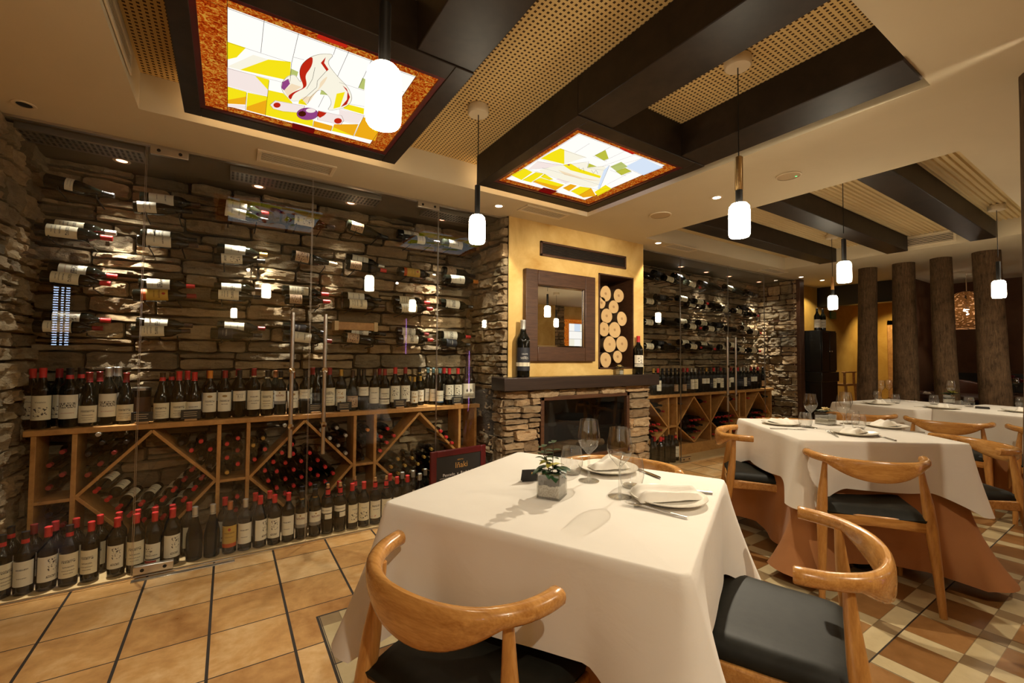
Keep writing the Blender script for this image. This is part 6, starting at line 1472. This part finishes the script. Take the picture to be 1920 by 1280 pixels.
# back tables
m3 = lambda x, y: at(1580 + x / 5.647, 690 + y / 5.647, 'z', CT)
p = m3(380, 380); plate('white plate on the first back table', p.x, p.y, r=.125); napkin('folded white napkin on the first back table plate', p.x, p.y, .6, peak=.03, L=.16)
p = m3(1060, 425); plate('white plate on the back tables before the lily vase', p.x, p.y, r=.125); napkin('folded white napkin on the plate before the lily vase', p.x, p.y, .2, peak=.02, L=.2)
p = m3(1905, 465); plate('white plate at the right picture edge on the back tables', p.x, p.y, r=.125); napkin('folded white napkin on the back plate at the right picture edge', p.x, p.y, .2, peak=.02, L=.18)
p = m3(410, 325); wine_glass('stemmed wine glass on the first back table, left of two', p.x, p.y, s=.95)
p = m3(490, 320); wine_glass('stemmed wine glass on the first back table, right of two', p.x, p.y, s=.95)
p = m3(1150, 370); wine_glass('stemmed wine glass before the lily vase on the back tables', p.x, p.y, s=1.05)
p = m3(365, 335); tumbler('water tumbler on the first back table, left of the plate', p.x, p.y)
p = m3(562, 375); tumbler('water tumbler on the first back table, right of the plate', p.x, p.y)
p = m3(968, 385); tumbler('water tumbler on the back tables, left of the lily vase', p.x, p.y)
p = m3(1340, 410); tumbler('water tumbler on the back tables, right of the lily vase', p.x, p.y)
p = m3(1880, 410); tumbler('water tumbler at the right picture edge on the back tables', p.x, p.y)
p = m3(1125, 375); cube_vase('flower_vase', 'glass cube vase of pale green lilies on the back tables', (p.x + .1, p.y + .02, CT), .2, .09, .08, 'lily')
p = m3(1225, 385); tag(MB().box(-.04, -.04, 0, .04, .04, .045).obj('glass_candle_block', M['glass'], None, 30, .004, (p.x, p.y, CT), .2), 'low square glass candle holder beside the lily vase', 'candle holder')
p = m3(1480, 425); tag(MB().box(-.06, -.045, 0, .06, .045, .012).obj('dark_wallet', M['card'], None, 30, .003, (p.x, p.y, CT), .2), 'flat black bill folder on the back tables', 'bill folder')
a, b = m3(870, 430), m3(920, 400); fork('steel fork left of the plate before the lily vase', (a.x + b.x) / 2, (a.y + b.y) / 2, 2.2)
a, b = m3(1775, 485), m3(1820, 440); fork('steel fork at the right picture edge on the back tables', (a.x + b.x) / 2, (a.y + b.y) / 2, 2.2)
a, b = m3(180, 385), m3(240, 370); fork('steel fork left of the first back table plate', (a.x + b.x) / 2, (a.y + b.y) / 2, 2.2)
p = m3(660, 350); knife('dark-handled knife right of the first back table plate', p.x, p.y, -.9)

# ---------------------------------------------------------------- tree trunks
def trunk(label, x, y, r, lean, seed, z1=SZ, bend=.03):
    rn = random.Random(seed); n, m = 26, 22; mb = MB()
    for j in range(m + 1):
        tz = j / m; z = z1 * tz; cx = lean[0] * (1 - tz) + bend * math.sin(tz * 5 + seed) * (1 - tz); cy = lean[1] * (1 - tz) + bend * math.cos(tz * 4 + seed) * (1 - tz)
        for k in range(n):
            a = 2 * PI * k / n; rr = r * (1.12 - .16 * tz) * (1 + .05 * noise.noise((math.cos(a) * 1.5 + seed, math.sin(a) * 1.5, z * 1.4)) + .03 * noise.noise((math.cos(a) * 6 + seed, math.sin(a) * 6, z * 3)))
            mb.v.append((cx + rr * math.cos(a), cy + rr * math.sin(a), z))
    for j in range(m):
        for k in range(n): mb.f.append((j * n + k, j * n + (k + 1) % n, (j + 1) * n + (k + 1) % n, (j + 1) * n + k)); mb.mi.append(0)
    mb.f.append(tuple(range(n - 1, -1, -1))); mb.mi.append(0); mb.f.append(tuple(m * n + k for k in range(n))); mb.mi.append(0)
    return tag(mb.obj('tree_trunk', M['bark'], None, 60, 0, (x, y, 0)), label, 'tree trunk', 'bare tree trunks from floor to ceiling')
def trunk_at(label, X, top, bot, r, seed, bend=.012):
    a, b = at(*top, 'x', X), at(*bot, 'x', X)
    k = (SZ - a.z) / (a.z - b.z); yt = a.y + (a.y - b.y) * k; yb = b.y - (a.y - b.y) * b.z / (a.z - b.z)
    return trunk(label, X, yt, r, (0, yb - yt), seed, bend=bend)
trunk_at('dark bare tree trunk in front of the ochre corridor wall', 6.80, (1627, 510), (1626, 720), .098, 1, .004)
trunk_at('bare tree trunk second from the ochre corridor, straight', 6.80, (1694, 495), (1698, 720), .110, 2, .006)
trunk_at('bare tree trunk left of the woven lampshade, bent', 6.78, (1764, 490), (1775, 720), .096, 3, .02)
trunk_at('broadest bare tree trunk right of the woven lampshade', 6.75, (1849, 480), (1866, 720), .113, 4, .012)
trunk('close dark tree trunk cut by the right picture edge', 2.70, .252, .105, (.0, .0), 5, bend=.01)
trunk('dark bare tree trunk half hidden behind the second one', 7.6, 2.06, .07, (0, 0), 6, bend=.01)

# ---------------------------------------------------------------- black cabinet and high chair
t = thing('black_cabinet', 'tall black lacquered cabinet beside the far cellar jamb', 'cabinet', (7.32, 3.03, 0))
MB().box(-.26, -.2, .06, .26, .2, .86).obj('lower_body', M['black_gloss'], t, 30, .005); MB().box(-.24, -.18, 0, .24, .18, .06).obj('plinth', M['black_gloss'], t)
MB().box(-.275, -.215, .86, .275, .21, 1.0).obj('drawer_band', M['black_gloss'], t, 30, .006); MB().box(-.25, -.19, 1.0, .25, .2, 1.60).obj('upper_body', M['black_gloss'], t, 30, .005)
for i, sx in enumerate((-1, 1)):
    dd = MB().box(min(sx * .01, sx * .235), -.204, 1.02, max(sx * .01, sx * .235), -.19, 1.58).obj('door', M['black_gloss'], t, 30, .004); MB().sphere((sx * .035, -.218, 1.30), .011).obj('knob', M['chrome'], dd)
for i, (dx, dy) in enumerate(((-.13, -.1), (0, -.12))):
    bottle('claret', 'black', 'plain', standing(7.32 + dx, 3.03 + dy, 1.60, -1.0, 1.08), f'dark bottle with white label on the black cabinet, {["left", "right"][i]} of two', 'bottles on the black cabinet', zr=(.04, .15))
t = thing('high_chair', 'wooden child high chair between the black cabinet and the ochre wall', 'chair', (8.0, 2.98, 0))
for sx in (-1, 1):
    for sy in (-1, 1): MB().sweep([(sx * .21, sy * .19, 0), (sx * .17, sy * .16, .80)], [(.018, .018, 4), (.016, .016, 4)], up=Vector((0, 1, 0))).obj('leg', M['rack_wood'], t)
MB().box(-.19, -.18, .78, .19, .18, .81).obj('seat', M['rack_wood'], t, 30, .006)
for sx in (-1, 1): MB().box(sx * .17 - .014, .13, .81, sx * .17 + .014, .16, 1.12).obj('back_post', M['rack_wood'], t, 30, .004); MB().box(sx * .17 - .012, -.16, .81, sx * .17 + .012, -.13, 1.0).obj('arm_post', M['rack_wood'], t, 30, .004)
MB().box(-.19, .13, 1.03, .19, .155, 1.12).obj('back_rest', M['rack_wood'], t, 30, .004); MB().box(-.2, -.17, .98, .2, -.12, 1.0).obj('tray_bar', M['rack_wood'], t, 30, .004)
t = MB().box(-.10, -.012, -.06, .10, .012, .06).obj('exit_sign', simple('green_sign', (.05, .16, .06), .5), None, 30, .003, (8.60, 3.262, 1.93)); tag(t, 'small green exit plate high on the ochre wall behind a lamp', 'sign')

# ---------------------------------------------------------------- dim room beyond the trunks
sx, sy = 8.3, 1.60
t = thing('woven_lampshade_pendant', 'bell-shaped woven cane pendant lamp glowing in the dim room', 'pendant lamp', (sx, sy, 1.78))
prof = [(.03, .33), (.10, .31), (.16, .26), (.20, .18), (.215, .10), (.22, .0), (.225, -.08), (.23, -.17)]
MB().lathe(prof, 48, cap0=False, cap1=False).obj('shade', M['wicker'], t, 60)
MB().tube([(0, 0, .32), (0, 0, SZ - 1.78)], .005).obj('cord', M['white_paint'], t)
MB().sphere((0, 0, .06), .045).obj('bulb', emissive('lit_bulb', (1.0, .86, .66), 90.0), t)
MB().lathe([(.02, .1), (.025, .2), (.02, .33)], 16).obj('socket', M['black_metal'], t)
def dim_table(x, y, label, l2):
    t = thing('dark_table', label, 'table', (x, y, 0), .1, 'dark tables in the dim room')
    MB().box(-.4, -.4, .72, .4, .4, .755).obj('tabletop', M['frame_wood'], t, 30, .004); MB().box(-.05, -.05, 0, .05, .05, .72).obj('pedestal', M['black_metal'], t)
    MB().box(-.3, -.3, 0, .3, .3, .02).obj('base', M['black_metal'], t)
dim_table(7.75, 1.75, 'dark wooden table in the dim room behind the bent trunk', 0)
dim_table(8.5, 1.0, 'dark wooden table in the dim room under the woven lampshade', 0)
def tub_chair(label, x, y, rot):
    t = thing('tub_chair', label, 'chair', (x, y, 0), rot, 'brown leather tub chairs')
    pts = [(.27 * math.sin(u), -.25 * math.cos(u) + .02, .62 + .16 * math.cos(u * .8)) for u in [(-1.5 + 3.0 * i / 16) for i in range(17)]]
    MB().sweep(pts, [(.035, .14, 3)] * 17).obj('back', M['brown_leather'], t, 60); MB().box(-.25, -.22, .36, .25, .25, .47).obj('seat', M['brown_leather'], t, 30, .03)
    for ax in (-1, 1):
        for ay in (-1, 1): MB().tube([(ax * .2, ay * .19, 0), (ax * .19, ay * .18, .37)], .016).obj('leg', M['dark_beam'], t)
tub_chair('brown leather tub chair in the dim room between the second and bent trunks', 8.55, 1.72, 2.2)
tub_chair('brown leather tub chair in the dim room at the right picture edge', 8.0, .75, 1.2)
t = thing('flower_bowl', 'arrangement of dark red flowers on a dim room table', 'flowers', (8.38, 1.30, .755))
MB().lathe([(.05, 0), (.07, .05), (.065, .09)], 20).obj('bowl', M['plain_black'], t)
mb = MB()
for k, (dx, dy, dz) in enumerate(((0, -.06, .22), (.05, .05, .25), (-.06, .08, .2), (0, 0, .3), (.02, -.14, .17))): bloom(mb, (dx, dy, dz - .02), .085, 0, 8, 3, k)
mb.obj('red_blooms', M['red_petal'], t)
mb = MB()
for k in range(12): a = k * .55; leaf_blade(mb, Vector((0, 0, .09)), Vector((math.cos(a), math.sin(a), .7)), Vector((0, 0, 1)), .16, .03, 0, .4)
mb.obj('leaves', M['leaf'], t)
for i, (x, y, l) in enumerate(((7.62, 1.66, 'wine glass in the dim room seen left of the bent trunk'), (8.2, 1.28, 'wine glass in the dim room seen right of the red flowers'), (8.3, 1.18, 'wine glass in the dim room nearest the broadest trunk'))):
    wine_glass(l, x, y, .755, 1.0, 'wine glasses in the dim room')
p = at(1735, 733, 'z', .757); napkin('folded pale napkin on the dim room table behind the second trunk', 7.62, 1.86, .3, z=.755, L=.2, peak=.0)
